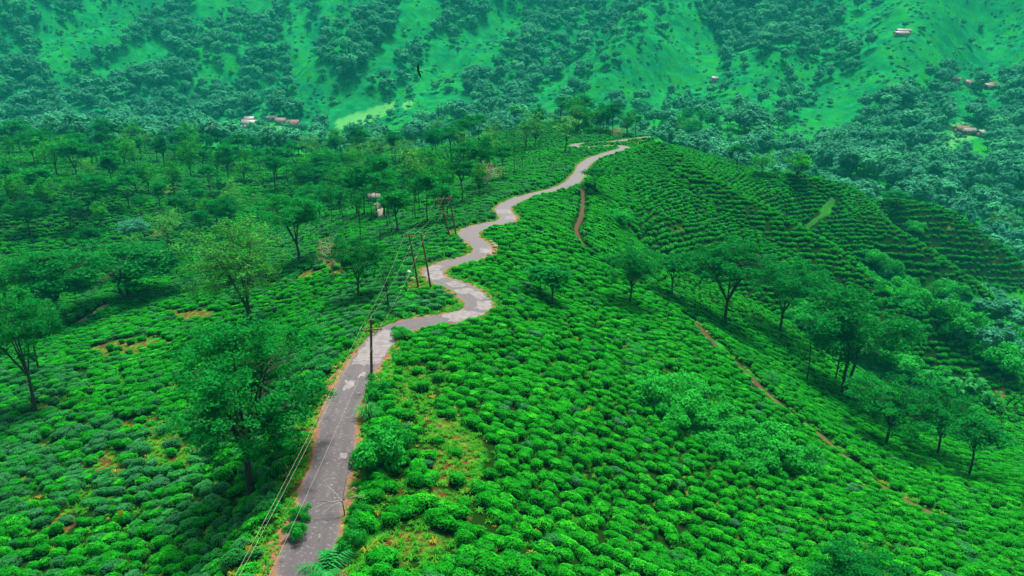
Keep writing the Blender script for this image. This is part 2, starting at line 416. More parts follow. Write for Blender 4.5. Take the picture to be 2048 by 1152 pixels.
for nm, val in (('soil', soil), ('pale', pale), ('hill', far)):
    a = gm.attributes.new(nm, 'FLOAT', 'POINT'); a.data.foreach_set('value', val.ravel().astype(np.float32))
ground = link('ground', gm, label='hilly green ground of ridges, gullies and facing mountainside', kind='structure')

# ------------------------------------------------------------------ road
def frame(L):
    T = np.gradient(L[:, :2], axis=0); T /= np.linalg.norm(T, axis=1)[:, None] + 1e-9
    return T, np.stack([T[:, 1], -T[:, 0]], 1)            # tangent, right side
RS = np.arange(len(ROAD)) * 0.8
RT, RN = frame(ROAD)
RN = smooth_line(RN, 2)
HALF = 1.72 + .12 * np.sin(RS / 9.0)
def road_sheet(offs, zoff):
    V = []
    for k_, (o, zz) in enumerate(zip(offs, zoff)):
        V.append(np.c_[ROAD + RN * np.asarray(o)[:, None], ROAD_Z + zz])
    V = np.stack(V, 1); m_, c_ = V.shape[:2]
    a, b = np.meshgrid(np.arange(m_ - 1), np.arange(c_ - 1), indexing='ij')
    F = np.stack([a * c_ + b, a * c_ + b + 1, (a + 1) * c_ + b + 1, (a + 1) * c_ + b], -1).reshape(-1, 4)
    return V.reshape(-1, 3), F
ts = np.linspace(-1, 1, 13)
def wob(seed, amp, sc): return (vnoise(RS, np.zeros_like(RS), sc, seed) - .5) * 2 * amp
offs = [HALF * x_ + (wob(31 if x_ < 0 else 32, .22, 1.7) + wob(33 if x_ < 0 else 34, .16, 5) if abs(x_) == 1 else 0) for x_ in ts]
RV, RF = road_sheet(offs, [.045 * (1 - x_ * x_) for x_ in ts])
m_road, t, out = mat('old_asphalt')
P = geopos(t)
ac = attr(t, 'across'); al = attr(t, 'along')
base = mixc(t, noise(t, .35, 4, .6, P), (0.02921, 0.02651, 0.02964), (0.05312, 0.04773, 0.05306))
base = mixc(t, mth(t, 'MULTIPLY', ramp(t, noise(t, 14, 3, .7, P), .35, .7), .5), base, (0.06306, 0.05766, 0.06344))
base = mixc(t, mth(t, 'MULTIPLY', ramp(t, noise(t, 3.5, 5, .7, P),   .57, .64), .9), base, (0.1129, 0.1046, 0.1116))       # worn pale spots
base = mixc(t, mth(t, 'MULTIPLY', ramp(t, noise(t, 1.1, 5, .7, P), .58, .66), .7), base, (0.0146, 0.01326, 0.01517))        # dark fresh tar
wheel = mth(t, 'ABSOLUTE', mth(t, 'SUBTRACT', mth(t, 'ABSOLUTE', ac), .48))
base = mixc(t, mth(t, 'MULTIPLY', ramp(t, wheel, .22, .0), .35), base, (0.02788, 0.02585, 0.02894))
edge = mth(t, 'ADD', mth(t, 'ABSOLUTE', ac), mth(t, 'MULTIPLY', mth(t, 'SUBTRACT', noise(t, 1.6, 4, .65, P), .5), .45))
base = mixc(t, ramp(t, edge, .84, 1.04), base, mixc(t, noise(t, 5, 3, .6, P), (0.07454, 0.04405, 0.02574), (0.1219, 0.0779, 0.04742)))
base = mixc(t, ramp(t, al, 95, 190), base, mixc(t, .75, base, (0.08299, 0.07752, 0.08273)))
bsdf(t, out, base, .85, .25, noise(t, 9, 4, .7, P), .5, .04)
rm = new_mesh('road', RV, RF, True, [m_road])
a = rm.attributes.new('across', 'FLOAT', 'POINT'); a.data.foreach_set('value', np.tile(ts, len(ROAD)).astype(np.float32))
a = rm.attributes.new('along', 'FLOAT', 'POINT'); a.data.foreach_set('value', np.repeat(RS, 13).astype(np.float32))
road = link('road', rm, label='narrow winding grey asphalt road along the crest', kind='structure')

# earth verge on either side
m_verge, t, out = mat('dusty_verge')
P = geopos(t)
c_ = mixc(t, ramp(t, noise(t, 3.2, 4, .65, P), .3, .7), (0.0702, 0.0324, 0.01512), (0.1512, 0.0756, 0.03672))
c_ = mixc(t, ramp(t, noise(t, .8, 4, .65, P), .55, .70), c_, (0.0675, 0.225, 0.018))
c_ = mixc(t, mth(t, 'MULTIPLY', ramp(t, noise(t, 22, 2, .5, P), .60, .70), .6), c_, (0.216, 0.1674, 0.1296))
bsdf(t, out, c_, .95, .1, noise(t, 8, 4, .7, P), .8, .06)
for sgn, nm in ((-1, 'left'), (1, 'right')):
    inner = sgn * (HALF - .35)
    outer = sgn * (HALF + .65 + wob(41 + sgn, .45, 2.3) + wob(44 + sgn, .45, 9))
    mid = inner * .4 + outer * .6
    V_, F_ = road_sheet([inner, mid, outer] if sgn > 0 else [outer, mid, inner], [-.012, -.02, -.062] if sgn > 0 else [-.062, -.02, -.012])
    link('verge_' + nm, new_mesh('verge', V_, F_, True, [m_verge]), label='dusty orange earth verge on the ' + nm + ' of the road', kind='structure')

# pale repair slabs in the road surface
m_patch, t, out = mat('pale_repair')
P = geopos(t)
c_ = mixc(t, ramp(t, noise(t, 1.3, 4, .6, P), .3, .7), (0.08212, 0.07693, 0.07952), (0.147, 0.1392, 0.1426))
mp = N(t, 'ShaderNodeMapping'); mp.inputs['Scale'].default_value = (.6, 5, 1); mp.inputs['Rotation'].default_value = (0, 0, .5); t.links.new(P, mp.inputs['Vector'])
c_ = mixc(t, mth(t, 'MULTIPLY', ramp(t, noise(t, 1.4, 4, .7, mp.outputs[0]), .48, .60), .55), c_, (0.04754, 0.04408, 0.04668))
bsdf(t, out, c_, .85, .2, noise(t, 6, 4, .6, P), .3, .03)
def road_s(u, v):
    p = on_z(u, v, 0); return float(RS[((ROAD - p[:2]) ** 2).sum(1).argmin()])
PATCHES = [((748, 703), 6.5, -.86, .9, 1), ((772, 674), 3.5, -.7, .75, 2), ((703, 775), 1.6, -.45, .1, 3), ((712, 757), .9, .2, .5, 4), ((925, 626), 3.4, -.85, .95, 5), ((958, 605), 2.6, -.1, .95, 6), ((945, 588), 2.6, .1, .97, 7), ((930, 577), 2.0, -.8, .6, 8),
           ((905, 562), 2.4, -.5, .7, 9), ((868, 545), 3.6, -.8, .8, 10), ((873, 531), 2.2, -.9, .4, 11), ((967, 497), 2.4, -.3, .9, 12), ((1008, 422), 3.4, -.9, .9, 13), ((1014, 434), 2.5, -.3, .9, 14), ((1079, 385), 1.6, -.5, .6, 15), ((668, 920), .6, .3, .6, 16)]
for (uv, ln, t0, t1, sd) in PATCHES:
    rg = np.random.default_rng(sd); s0 = road_s(*uv); m_ = max(5, int(ln * 2 / .3)); sv = np.linspace(s0 - ln / 1.6, s0 + ln / 1.6, m_); c_n = 9
    grid = []
    e0 = (vnoise(sv, sv * 0, .55, sd) - .5) * .5; e1 = (vnoise(sv, sv * 0, .6, sd + 50) - .5) * .5
    for k_ in range(c_n):
        f_ = k_ / (c_n - 1); tt = (t0 + e0 * .5) * (1 - f_) + (t1 + e1 * .5) * f_
        s_ = sv + ((vnoise(tt * 3, tt * 0, .5, sd + 9) - .5) * .9) * np.abs(np.linspace(-1, 1, m_)) ** 3
        h_ = np.interp(s_, RS, HALF)
        x_ = np.interp(s_, RS, ROAD[:, 0]) + np.interp(s_, RS, RN[:, 0]) * tt * h_; y_ = np.interp(s_, RS, ROAD[:, 1]) + np.interp(s_, RS, RN[:, 1]) * tt * h_
        grid.append(np.stack([x_, y_, np.interp(s_, RS, ROAD_Z) + .045 * (1 - tt * tt) + .014], 1))
    G_ = np.stack(grid, 1); a_, b_ = np.meshgrid(np.arange(m_ - 1), np.arange(c_n - 1), indexing='ij')
    F_ = np.stack([a_ * c_n + b_, a_ * c_n + b_ + 1, (a_ + 1) * c_n + b_ + 1, (a_ + 1) * c_n + b_], -1).reshape(-1, 4)
    link('repair_patch', new_mesh('repair_patch', G_.reshape(-1, 3), F_, True, [m_patch]), parent=road)

# ------------------------------------------------------------------ footpaths and tracks
m_path = plain_mat('trodden_earth', (.034, .030, .010), (.058, .046, .017), 1.2, .95, .1, .6, .04)
m_redpath = plain_mat('red_earth', (.028, .016, .009), (.050, .028, .016), 1.2, .95, .1, .6, .04)
m_track = plain_mat('pale_track', (0.0864, 0.0756, 0.0612), (0.1368, 0.1188, 0.1008), .8, .95, .1, .5, .03)
m_grasspath = plain_mat('grassy_path', (.003, .060, .003), (.010, .085, .005), .9, .95, .1, .6, .05)
PATHS = []
def path(name, uv, width, m, label, soft=False):
    pts = [px(u, v)[0][:2] for u, v in uv]
    L = smooth_line(catmull(pts, .5), 4)
    T_, R_ = frame(L); s_ = np.arange(len(L)) * .5
    V = []
    for o in np.linspace(-1, 1, 5):
        wv = width / 2 * (o + (vnoise(s_, s_ * 0, 1.4, int(u * 7 + o * 3) % 97) - .5) * .7 * abs(o))
        q_ = L + R_ * np.broadcast_to(wv, (len(L),))[:, None]
        V.append(np.c_[q_, H(q_[:, 0], q_[:, 1]) + .09 - .07 * o * o])
    V = np.stack(V, 1); a_, b_ = np.meshgrid(np.arange(len(L) - 1), np.arange(4), indexing='ij')
    F = np.stack([a_ * 5 + b_, a_ * 5 + b_ + 1, (a_ + 1) * 5 + b_ + 1, (a_ + 1) * 5 + b_], -1).reshape(-1, 4)
    link(name, new_mesh(name, V.reshape(-1, 3), F, True, [m]), label=label, kind='structure')
    PATHS.append((L, width))
path('footpath', [(1166, 372), (1165, 400), (1163, 430), (1152, 458), (1160, 480), (1172, 497)], .85, m_redpath, 'short earth footpath dropping from the road through tea')
path('footpath', [(1372, 632), (1400, 656), (1430, 690), (1460, 715), (1490, 745), (1520, 775)], 1.15, m_redpath, 'red upper stretch of the long footpath down the slope')
path('footpath', [(1520, 775), (1560, 810), (1620, 855), (1680, 905), (1740, 955), (1800, 995), (1870, 1030)], 1.0, m_path, 'ochre lower stretch of the long footpath down the slope')
path('footpath', [(1668, 398), (1655, 412), (1648, 428), (1630, 442), (1610, 453)], 1.4, m_grasspath, 'grassy path curving over the far tea spur')
path('track', [(766, 440), (764, 428), (758, 416), (752, 402)], 1.7, m_track, 'pale vehicle track among trees in the left hollow')
path('track', [(282, 527), (296, 519), (312, 507), (322, 500)], 1.6, m_track, 'pale track glimpsed between trees on the left')
path('track', [(150, 650), (180, 634), (200, 622), (212, 610)], 1.8, m_track, 'pale track under the trees at far left')
path('footpath', [(1845, 583), (1868, 570), (1884, 557)], 1.0, m_grasspath, 'tiny grassy path on the far spur')
# ------------------------------------------------------------------ leaves
def unit(a): return a / (np.linalg.norm(a, axis=-1, keepdims=True) + 1e-9)
def leaves(Pc, nrm, L, Wd, rg, droop=0.0):
    """diamond leaves at Pc, facing roughly nrm; L, Wd lengths"""
    n_ = len(Pc)
    rnd = unit(rg.normal(size=(n_, 3)))
    a_ = unit(np.cross(nrm, rnd)); a_[:, 2] -= droop; a_ = unit(a_)
    b_ = unit(np.cross(nrm, a_))
    L = np.broadcast_to(L, (n_,))[:, None]; Wd = np.broadcast_to(Wd, (n_,))[:, None]
    c_ = unit(np.cross(a_, b_))
    V = np.stack([Pc - a_ * L * .5, Pc + b_ * Wd * .5 + c_ * Wd * .12, Pc + a_ * L * .5, Pc - b_ * Wd * .5 + c_ * Wd * .12], 1).reshape(-1, 3)
    return V, np.arange(n_ * 4).reshape(-1, 4)

def dome(R, Hh, rg, seg=14, rings=5, rough=.12, flat=3.0, seed=0):
    """closed lumpy mound standing on the ground"""
    V = [(0, 0, Hh)]
    F = []
    th = np.linspace(0, 2 * np.pi, seg, endpoint=False)
    for i in range(1, rings + 1):
        f_ = i / rings
        rr = R * f_ ** .8; zz = Hh * (1 - f_ ** flat) if i < rings else -.35
        if i == rings: rr = R * .72
        k_ = 1 + rough * 2 * (vnoise(np.cos(th) * 3 + i * 1.7, np.sin(th) * 3, 1.0, seed) - .5)
        for j in range(seg): V.append((rr * k_[j] * math.cos(th[j]), rr * k_[j] * math.sin(th[j]), zz * (1 + .25 * rough * (k_[j] - 1) * 8)))
    for j in range(0, seg, 2): F.append((0, 1 + j, 1 + (j + 1) % seg, 1 + (j + 2) % seg))
    for i in range(rings - 1):
        for j in range(seg):
            F.append((1 + i * seg + j, 1 + (i + 1) * seg + j, 1 + (i + 1) * seg + (j + 1) % seg, 1 + i * seg + (j + 1) % seg))
    return np.array(V, float), np.array(F)

def bush_mesh(name, seed, m, R=.68, Hh=.72, nleaf=240, leaf=.12, flat=3.2):
    rg = np.random.default_rng(seed)
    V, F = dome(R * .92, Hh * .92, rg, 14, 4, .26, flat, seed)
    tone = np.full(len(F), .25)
    f_ = np.sqrt(rg.random(nleaf)) ; th = rg.random(nleaf) * 6.283
    k_ = 1 + .52 * (vnoise(np.cos(th) * 3 + 4 * 1.7, np.sin(th) * 3, 1.0, seed) - .5)
    lump = (vnoise(np.cos(th) * f_ * R * 9, np.sin(th) * f_ * R * 9, 1.6, seed + 3) - .5)
    z = Hh * (1 - f_ ** flat) * (1 + .12 * lump) + rg.normal(size=nleaf) * .022
    low = f_ > .93; z[low] = Hh * rg.uniform(.5, .85, low.sum())
    rr = R * f_ ** .85 * k_
    Pc = np.stack([rr * np.cos(th), rr * np.sin(th), z + .02], 1)
    up = np.stack([np.cos(th) * f_ ** 2, np.sin(th) * f_ ** 2, 1.15 - .6 * f_ ** 3], 1) + rg.normal(size=(nleaf, 3)) * .33
    LV, LF = leaves(Pc, unit(up), leaf * rg.uniform(.7, 1.4, nleaf), leaf * .62 * rg.uniform(.7, 1.3, nleaf), rg)
    tn = np.clip(.35 + .45 * rg.random(nleaf) + .8 * lump, 0, 1)
    return new_mesh(name, np.vstack([V, LV]), np.vstack([F, LF + len(V)]), False, [m, m_twig_shade], np.r_[tone, tn], np.r_[np.ones(len(F)), np.zeros(len(LF))])

m_tea = leaf_mat('tea_leaves', (.0010, .048, .002), (.011, .36, .009), odd=((.003, .055, .014), (.034, .21, .070)), trans=.25, spec=.008, tip=(.050, .42, .010), varscale=.06)
m_leaf_dark = leaf_mat('shade_tree_leaves', (.0006, .030, .005), (.006, .21, .026), trans=.36, spec=.008)
m_leaf_pale = leaf_mat('pale_tree_leaves', (.010, .09, .012), (.060, .32, .040), trans=.3, spec=.008)
m_leaf_bright = leaf_mat('bright_tree_leaves', (.004, .085, .004), (.022, .28, .010), trans=.35, spec=.008)
m_leaf_forest_haze = leaf_mat('forest_leaves_haze', (.003, .040, .026), (.040, .27, .135), odd=((.010, .13, .055), (.060, .38, .14)), trans=.25, spec=.008, varscale=.02)  # blue of distance haze mixed into the leaf colour
m_leaf_brown = leaf_mat('reddish_leaves', (.06, .055, .02), (.22, .15, .055), trans=.3, spec=.1)
m_leaf_shrub = leaf_mat('shrub_leaves', (.003, .09, .008), (.018, .34, .030), trans=.3, spec=.008, varscale=.15)
m_leaf_frond = leaf_mat('frond_leaves', (.003, .08, .012), (.02, .27, .045), trans=.35, spec=.05)
m_twig_shade = plain_mat('tea_twigs_shade', (.002, .005, .0015), (.007, .012, .004), 6, .9, .05, .3, .02)  # woody bush sides, darkened further to paint shade into the gaps
m_bark = plain_mat('dark_bark', (.010, .012, .010), (.040, .034, .026), 4, .9, .15, .6, .05)
m_bark_pale = plain_mat('pale_bark', (.13, .115, .10), (.30, .27, .235), 5, .9, .15, .5, .03)
m_grass = leaf_mat('grass_blades', (.008, .11, .004), (.04, .27, .012), odd=((.10, .15, .01), (.28, .22, .03)), trans=.35, spec=.02, varscale=.3)

# ------------------------------------------------------------------ trees
def bez(p0, p1, p2, n_=7):
    t_ = np.linspace(0, 1, n_)[:, None]
    return (1 - t_) ** 2 * p0 + 2 * t_ * (1 - t_) * p1 + t_ ** 2 * p2

def tree_meshes(name, seed, Ht, cr, ch, fork, limbs, clumps, per, crad, flat, leaf, m, bark=None, lean=(0, 0), asp=.4, r0=.24, shell=.45, stems=1, low=0.0, spread=1.0, droop=.15, layer=0, openness=0.0, puff=0.0):
    """trunk + limbs + leaf clumps. Ht height, cr crown radius, ch crown depth, fork height of the first fork"""
    rg = np.random.default_rng(seed)
    bark = bark or m_bark
    tb = MB()
    lean = np.array([lean[0], lean[1], 0.])
    ctr = np.array([0, 0, Ht - ch / 2]) + lean
    # clump centres through the crown, more towards its outside and top
    pts = []
    while len(pts) < clumps:
        p = rg.normal(size=3); p /= np.linalg.norm(p); r_ = rg.random() ** shell
        p = p * r_
        if p[2] < -.75 + low * 0 and rg.random() < .7: continue
        if openness and vnoise(p[0] * 3, p[1] * 3 + p[2] * 2, 1.0, seed) < openness: continue
        pts.append(p)
    pts = np.array(pts)
    ang = np.arctan2(pts[:, 1], pts[:, 0])
    lob = 1 + .34 * (vnoise(np.cos(ang) * 2, np.sin(ang) * 2, 1.0, seed + 5) - .5) * 2
    P3 = np.stack([pts[:, 0] * cr * lob * spread, pts[:, 1] * cr * lob * spread, pts[:, 2] * ch / 2], 1)
    if layer: P3[:, 2] = np.round(P3[:, 2] / layer + .25 * np.sin(ang * 2 + seed)) * layer + rg.normal(size=len(P3)) * layer * .16
    P3 += ctr
    # limbs
    roots = []
    for s_ in range(stems):
        base = np.array([0, 0, -.4]) + (np.array([rg.normal() * .35, rg.normal() * .35, 0]) if stems > 1 else 0)
        top = np.array([0, 0, fork]) + lean * (fork / Ht) * 1.1 + np.array([rg.normal() * .18, rg.normal() * .18, 0]) * (2.2 if stems > 1 else 1)
        mid = (base + top) / 2 + np.array([rg.normal(), rg.normal(), 0]) * .12 * fork ** .5
        trunk = bez(base, mid, top, 9); rr = np.linspace(r0 * 1.15, r0 * .72, 9) / (1 if stems == 1 else 1.35); rr[0] *= 1.3
        tb.tube(trunk, rr, 8); roots.append((top, rr[-1]))
    ends = []
    for l in range(limbs):
        top, rr = roots[l % stems]
        a_ = l / limbs * 6.283 + rg.normal() * .35
        e = ctr + np.array([math.cos(a_) * cr * .52 * spread, math.sin(a_) * cr * .52 * spread, ch * rg.uniform(-.05, .3)])
        if l == 0: e = ctr + np.array([rg.normal() * .3, rg.normal() * .3, ch * .33])
        md = top * .5 + e * .5; md[2] += (e[2] - top[2]) * .12; md[:2] = top[:2] * .42 + e[:2] * .58
        ln = bez(top - np.array([0, 0, .15]), md, e, 9); tb.tube(ln, np.linspace(rr * .72, rr * .2, 9), 6); ends.append((ln, rr))
    allp = np.vstack([ln[3:] for ln, _ in ends]); allr = np.concatenate([np.linspace(rr * .72, rr * .2, 9)[3:] for _, rr in ends])
    for p in P3:
        d_ = np.linalg.norm(allp - p, axis=1) + 1.2 * np.maximum(0, allp[:, 2] - p[2]); j = d_.argmin(); q_ = allp[j]
        md = q_ * .5 + p * .5; md[2] -= .08 * np.linalg.norm(p - q_)
        tb.tube(bez(q_, md, p, 4), np.linspace(min(.07, allr[j] * .6), .012, 4), 4)
    trunk_me = new_mesh(name + '_trunk', np.vstack(tb.V), np.vstack(tb.F), True, [bark])
    # leaves
    nn = len(P3) * per
    cidx = np.repeat(np.arange(len(P3)), per)
    off = rg.normal(size=(nn, 3)); off = unit(off) * (rg.random(nn) ** .5)[:, None]
    size = crad * rg.uniform(.65, 1.3, len(P3))[cidx]
    off *= np.stack([size, size, size * flat], 1)
    off[:, 2] -= .16 * (off[:, 0] ** 2 + off[:, 1] ** 2) / np.maximum(size, .1)
    Pc = P3[cidx] + off
    nrm = unit(np.array([0, 0, 1.1]) + rg.normal(size=(nn, 3)) * .55 + off / np.maximum(size, .1)[:, None] * .5 + puff * unit((Pc - ctr) / np.array([cr, cr, ch / 2])))
    ls = leaf * rg.uniform(.6, 1.45, nn)
    LV, LF = leaves(Pc, nrm, ls, ls * asp, rg, droop)
    ct = rg.random(len(P3))[cidx]
    tone = np.clip(.5 * ct + .5 * rg.random(nn), 0, 1)
    crown_me = new_mesh(name + '_crown', LV, LF, False, [m], tone)
    return dict(trunk=trunk_me, crown=crown_me, H=Ht, W=2 * cr)

def plant(proto, name, label, cat, loc, h, wid=None, rz=None, group=None, tint=0.0):
    """one tree: an Empty at its foot with trunk and crown"""
    e = bpy.data.objects.new(name, None); COL.objects.link(e)
    s_ = h / proto['H']; sx = s_ if wid is None else wid / proto['W']
    e.location = (loc[0], loc[1], loc[2] - .1); e.scale = (sx, sx, s_); e.rotation_euler = (0, 0, random.random() * 6.28 if rz is None else rz)
    e['label'] = label; e['category'] = cat; e.empty_display_size = .2
    if group: e['group'] = group
    if proto['trunk'] is not None: link('trunk', proto['trunk'], e)
    c_ = link('crown', proto['crown'], e); c_['tint'] = float(tint)
    return e

def spread_tree(k, seed, dense=1.0, **kw):
    a = dict(Ht=14, cr=6.6, ch=7.5, fork=4.6, limbs=6, clumps=int(150 * dense), per=85, crad=1.25, flat=.40, leaf=.40, m=m_leaf_dark, asp=.42, r0=.26, shell=.45, layer=1.5, openness=.36)
    a.update(kw); return tree_meshes('spreading_tree_%d' % k, seed, **a)
SPREAD = [spread_tree(0, 1, lean=(.6, .3)), spread_tree(1, 2, ch=6, layer=1.3), spread_tree(2, 3, cr=6, ch=8.5, limbs=5, stems=2), spread_tree(3, 4, lean=(-.7, .2), ch=6.5, openness=.36), spread_tree(4, 5, cr=5.6, ch=8, limbs=7, layer=0)]
MIDS = [tree_meshes('mid_tree_%d' % k, 20 + k, Ht=13, cr=(3.6, 4.5, 3.2, 4.1, 5.0)[k], ch=(5.6, 3.9, 6.4, 4.8, 3.5)[k], fork=(5.4, 6.4, 4.8, 6.4, 6.2)[k], limbs=5, clumps=80, per=36, crad=1.25, flat=(.5, .34, .6, .42, .3)[k], leaf=.55, m=m_leaf_dark, asp=.5, r0=.2, layer=(0, 1.2, 0, 1.3, 1.1)[k], openness=.28, stems=1 + (k == 4)) for k in range(5)]
MIDB = [tree_meshes('bright_tree_%d' % k, 40 + k, Ht=10, cr=3.6, ch=6.5, fork=2.8, limbs=5, clumps=70, per=28, crad=1.0, flat=.7, leaf=.46, m=m_leaf_bright, asp=.5, r0=.18, openness=.2) for k in range(2)]
PALE_T = tree_meshes('pale_tall_tree', 51, Ht=17, cr=5.6, ch=12.5, fork=3.4, limbs=6, clumps=170, per=60, crad=.95, flat=.75, leaf=.30, m=m_leaf_pale, asp=.55, r0=.30, stems=2, lean=(-1.2, 0), shell=.42, openness=.30)
MIDP = tree_meshes('pale_mid_tree', 52, Ht=12, cr=4, ch=7.5, fork=3.6, limbs=5, clumps=55, per=24, crad=.95, flat=.6, leaf=.42, m=m_leaf_pale, asp=.5, r0=.16, openness=.34)
BROWN_T = tree_meshes('brown_tree', 53, Ht=10, cr=3, ch=6.5, fork=3, limbs=6, clumps=70, per=7, crad=.7, flat=.7, leaf=.26, m=m_leaf_brown, bark=m_bark_pale, asp=.4, r0=.14)
ROUND_T = tree_meshes('round_dark_tree', 54, Ht=11, cr=3.1, ch=6.2, fork=4.6, limbs=5, clumps=110, per=40, crad=.8, flat=.8, leaf=.34, m=m_leaf_forest_haze, asp=.5, r0=.2, shell=.33)
THIN_T = [tree_meshes('thin_tree_%d' % k, 60 + k, Ht=11, cr=2.3, ch=5, fork=6, limbs=4, clumps=26, per=24, crad=.8, flat=.4, leaf=.38, m=m_leaf_dark, asp=.4, r0=.11, openness=.3) for k in range(2)]
HERO = tree_meshes('hero_tree', 71, Ht=15.5, cr=7.2, ch=10.5, fork=4.4, limbs=7, clumps=250, per=125, crad=1.05, flat=.45, leaf=.30, m=m_leaf_dark, asp=.38, r0=.30, shell=.5, layer=1.35, openness=.40, lean=(.3, 0))
FOREST = [tree_meshes('forest_tree_%d' % k, 80 + k, Ht=13, cr=(4.6, 5.2, 4.0, 5.6, 3.4)[k], ch=(8, 7, 9, 6.5, 10)[k], fork=(3.5, 4, 3, 4.5, 2.5)[k], limbs=4, clumps=(54, 60, 48, 64, 44)[k], per=34, crad=1.2, flat=.85, leaf=.85, m=m_leaf_forest_haze, asp=.75, r0=.22, shell=.2, puff=1.0) for k in range(5)]

# shrubs: leafy mass to the ground
def shrub_mesh(name, seed, R, Hh, n_, leaf, m, lobes=7, asp=.5, flat=.8):
    rg = np.random.default_rng(seed)
    cs = np.stack([rg.normal(size=lobes) * R * .42, rg.normal(size=lobes) * R * .42, Hh * rg.uniform(.16, .72, lobes)], 1)
    cr_ = rg.uniform(.34, .55, lobes) * R
    ci = rg.integers(0, lobes, n_); off = unit(rg.normal(size=(n_, 3))); off[:, 2] = np.abs(off[:, 2]) * 1.1 - .35
    rad = (rg.random(n_) ** .3)
    Pc = cs[ci] + off * (cr_[ci] * rad)[:, None] * np.array([1, 1, flat * Hh / R])
    Pc[:, 2] = np.maximum(Pc[:, 2], .03)
    nrm = unit(off + np.array([0, 0, .7]) + rg.normal(size=(n_, 3)) * .5)
    ls = leaf * rg.uniform(.6, 1.4, n_)
    V, F = leaves(Pc, nrm, ls, ls * asp, rg, .2)
    tone = np.clip(.45 * rg.random(lobes)[ci] + .55 * rg.random(n_), 0, 1)
    return dict(trunk=None, crown=new_mesh(name, V, F, False, [m], tone), H=Hh, W=2 * R)
SHRUB = [shrub_mesh('shrub_%d' % k, 100 + k, 1.9, 2.4, 3600, .24, m_leaf_shrub, 12) for k in range(3)]
HILLSCRUB = [shrub_mesh('hill_scrub_%d' % k, 120 + k, 1.9, 2.4, 260, .8, m_leaf_forest_haze, 9) for k in range(3)]
WEED = [shrub_mesh('weed_%d' % k, 110 + k, .5, .55, 130, .20, m_leaf_shrub, 4, .4) for k in range(3)]

def frond_mesh(name, seed, n_, Ln, wd, m, up=.9, seg=6, leaflets=0):
    """arching fronds or strap leaves from one foot"""
    rg = np.random.default_rng(seed); V = []; F = []; tn = []; k_ = 0
    for i in range(n_):
        a_ = rg.random() * 6.283; l = Ln * rg.uniform(.6, 1.15); u_ = up * rg.uniform(.6, 1.25)
        d_ = np.array([math.cos(a_), math.sin(a_), 0]); s_ = np.array([-d_[1], d_[0], 0])
        t_ = np.linspace(0, 1, seg)
        c_ = d_[None] * (t_ * l * .8)[:, None] + np.array([0, 0, 1])[None] * (l * (u_ * t_ - .75 * u_ * t_ ** 2.2))[:, None]
        tone = rg.random()
        if leaflets:
            for j in range(leaflets):
                f_ = (j + 1) / (leaflets + 1); p = np.array([np.interp(f_, t_, c_[:, q_]) for q_ in range(3)])
                for sd in (-1, 1):
                    e = p + s_ * sd * wd * 2.2 * (1 - f_ * .6) + d_ * wd * 1.2 - np.array([0, 0, wd * .8]); w_ = d_ * wd * .32
                    V += [p - w_, p + w_, e + w_ * .2, e - w_ * .2]; F.append((k_, k_ + 1, k_ + 2, k_ + 3)); k_ += 4; tn.append(tone)
        else:
            w_ = wd * np.sin(np.pi * np.clip(t_ * .9 + .08, 0, 1)) ** .7
            for j in range(seg):
                V += [c_[j] - s_ * w_[j] / 2, c_[j] + s_ * w_[j] / 2]
            for j in range(seg - 1):
                F.append((k_ + 2 * j, k_ + 2 * j + 1, k_ + 2 * j + 3, k_ + 2 * j + 2)); tn.append(tone)
            k_ += 2 * seg
    return dict(trunk=None, crown=new_mesh(name, np.array(V), np.array(F), False, [m], tn), H=Ln * .6, W=Ln * 1.6)
FERN = frond_mesh('fern', 131, 34, 1.5, .16, m_leaf_frond, .95, 6, 9)
BAMBOO = frond_mesh('bamboo_grass', 132, 190, 1.7, .055, m_leaf_frond, 1.5)
BANANA = frond_mesh('banana', 133, 12, 2.6, .62, m_leaf_frond, 1.7)
TUFT = [frond_mesh('grass_tuft_%d' % k, 140 + k, 16, .34, .045, m_grass, 1.6, 3) for k in range(3)]

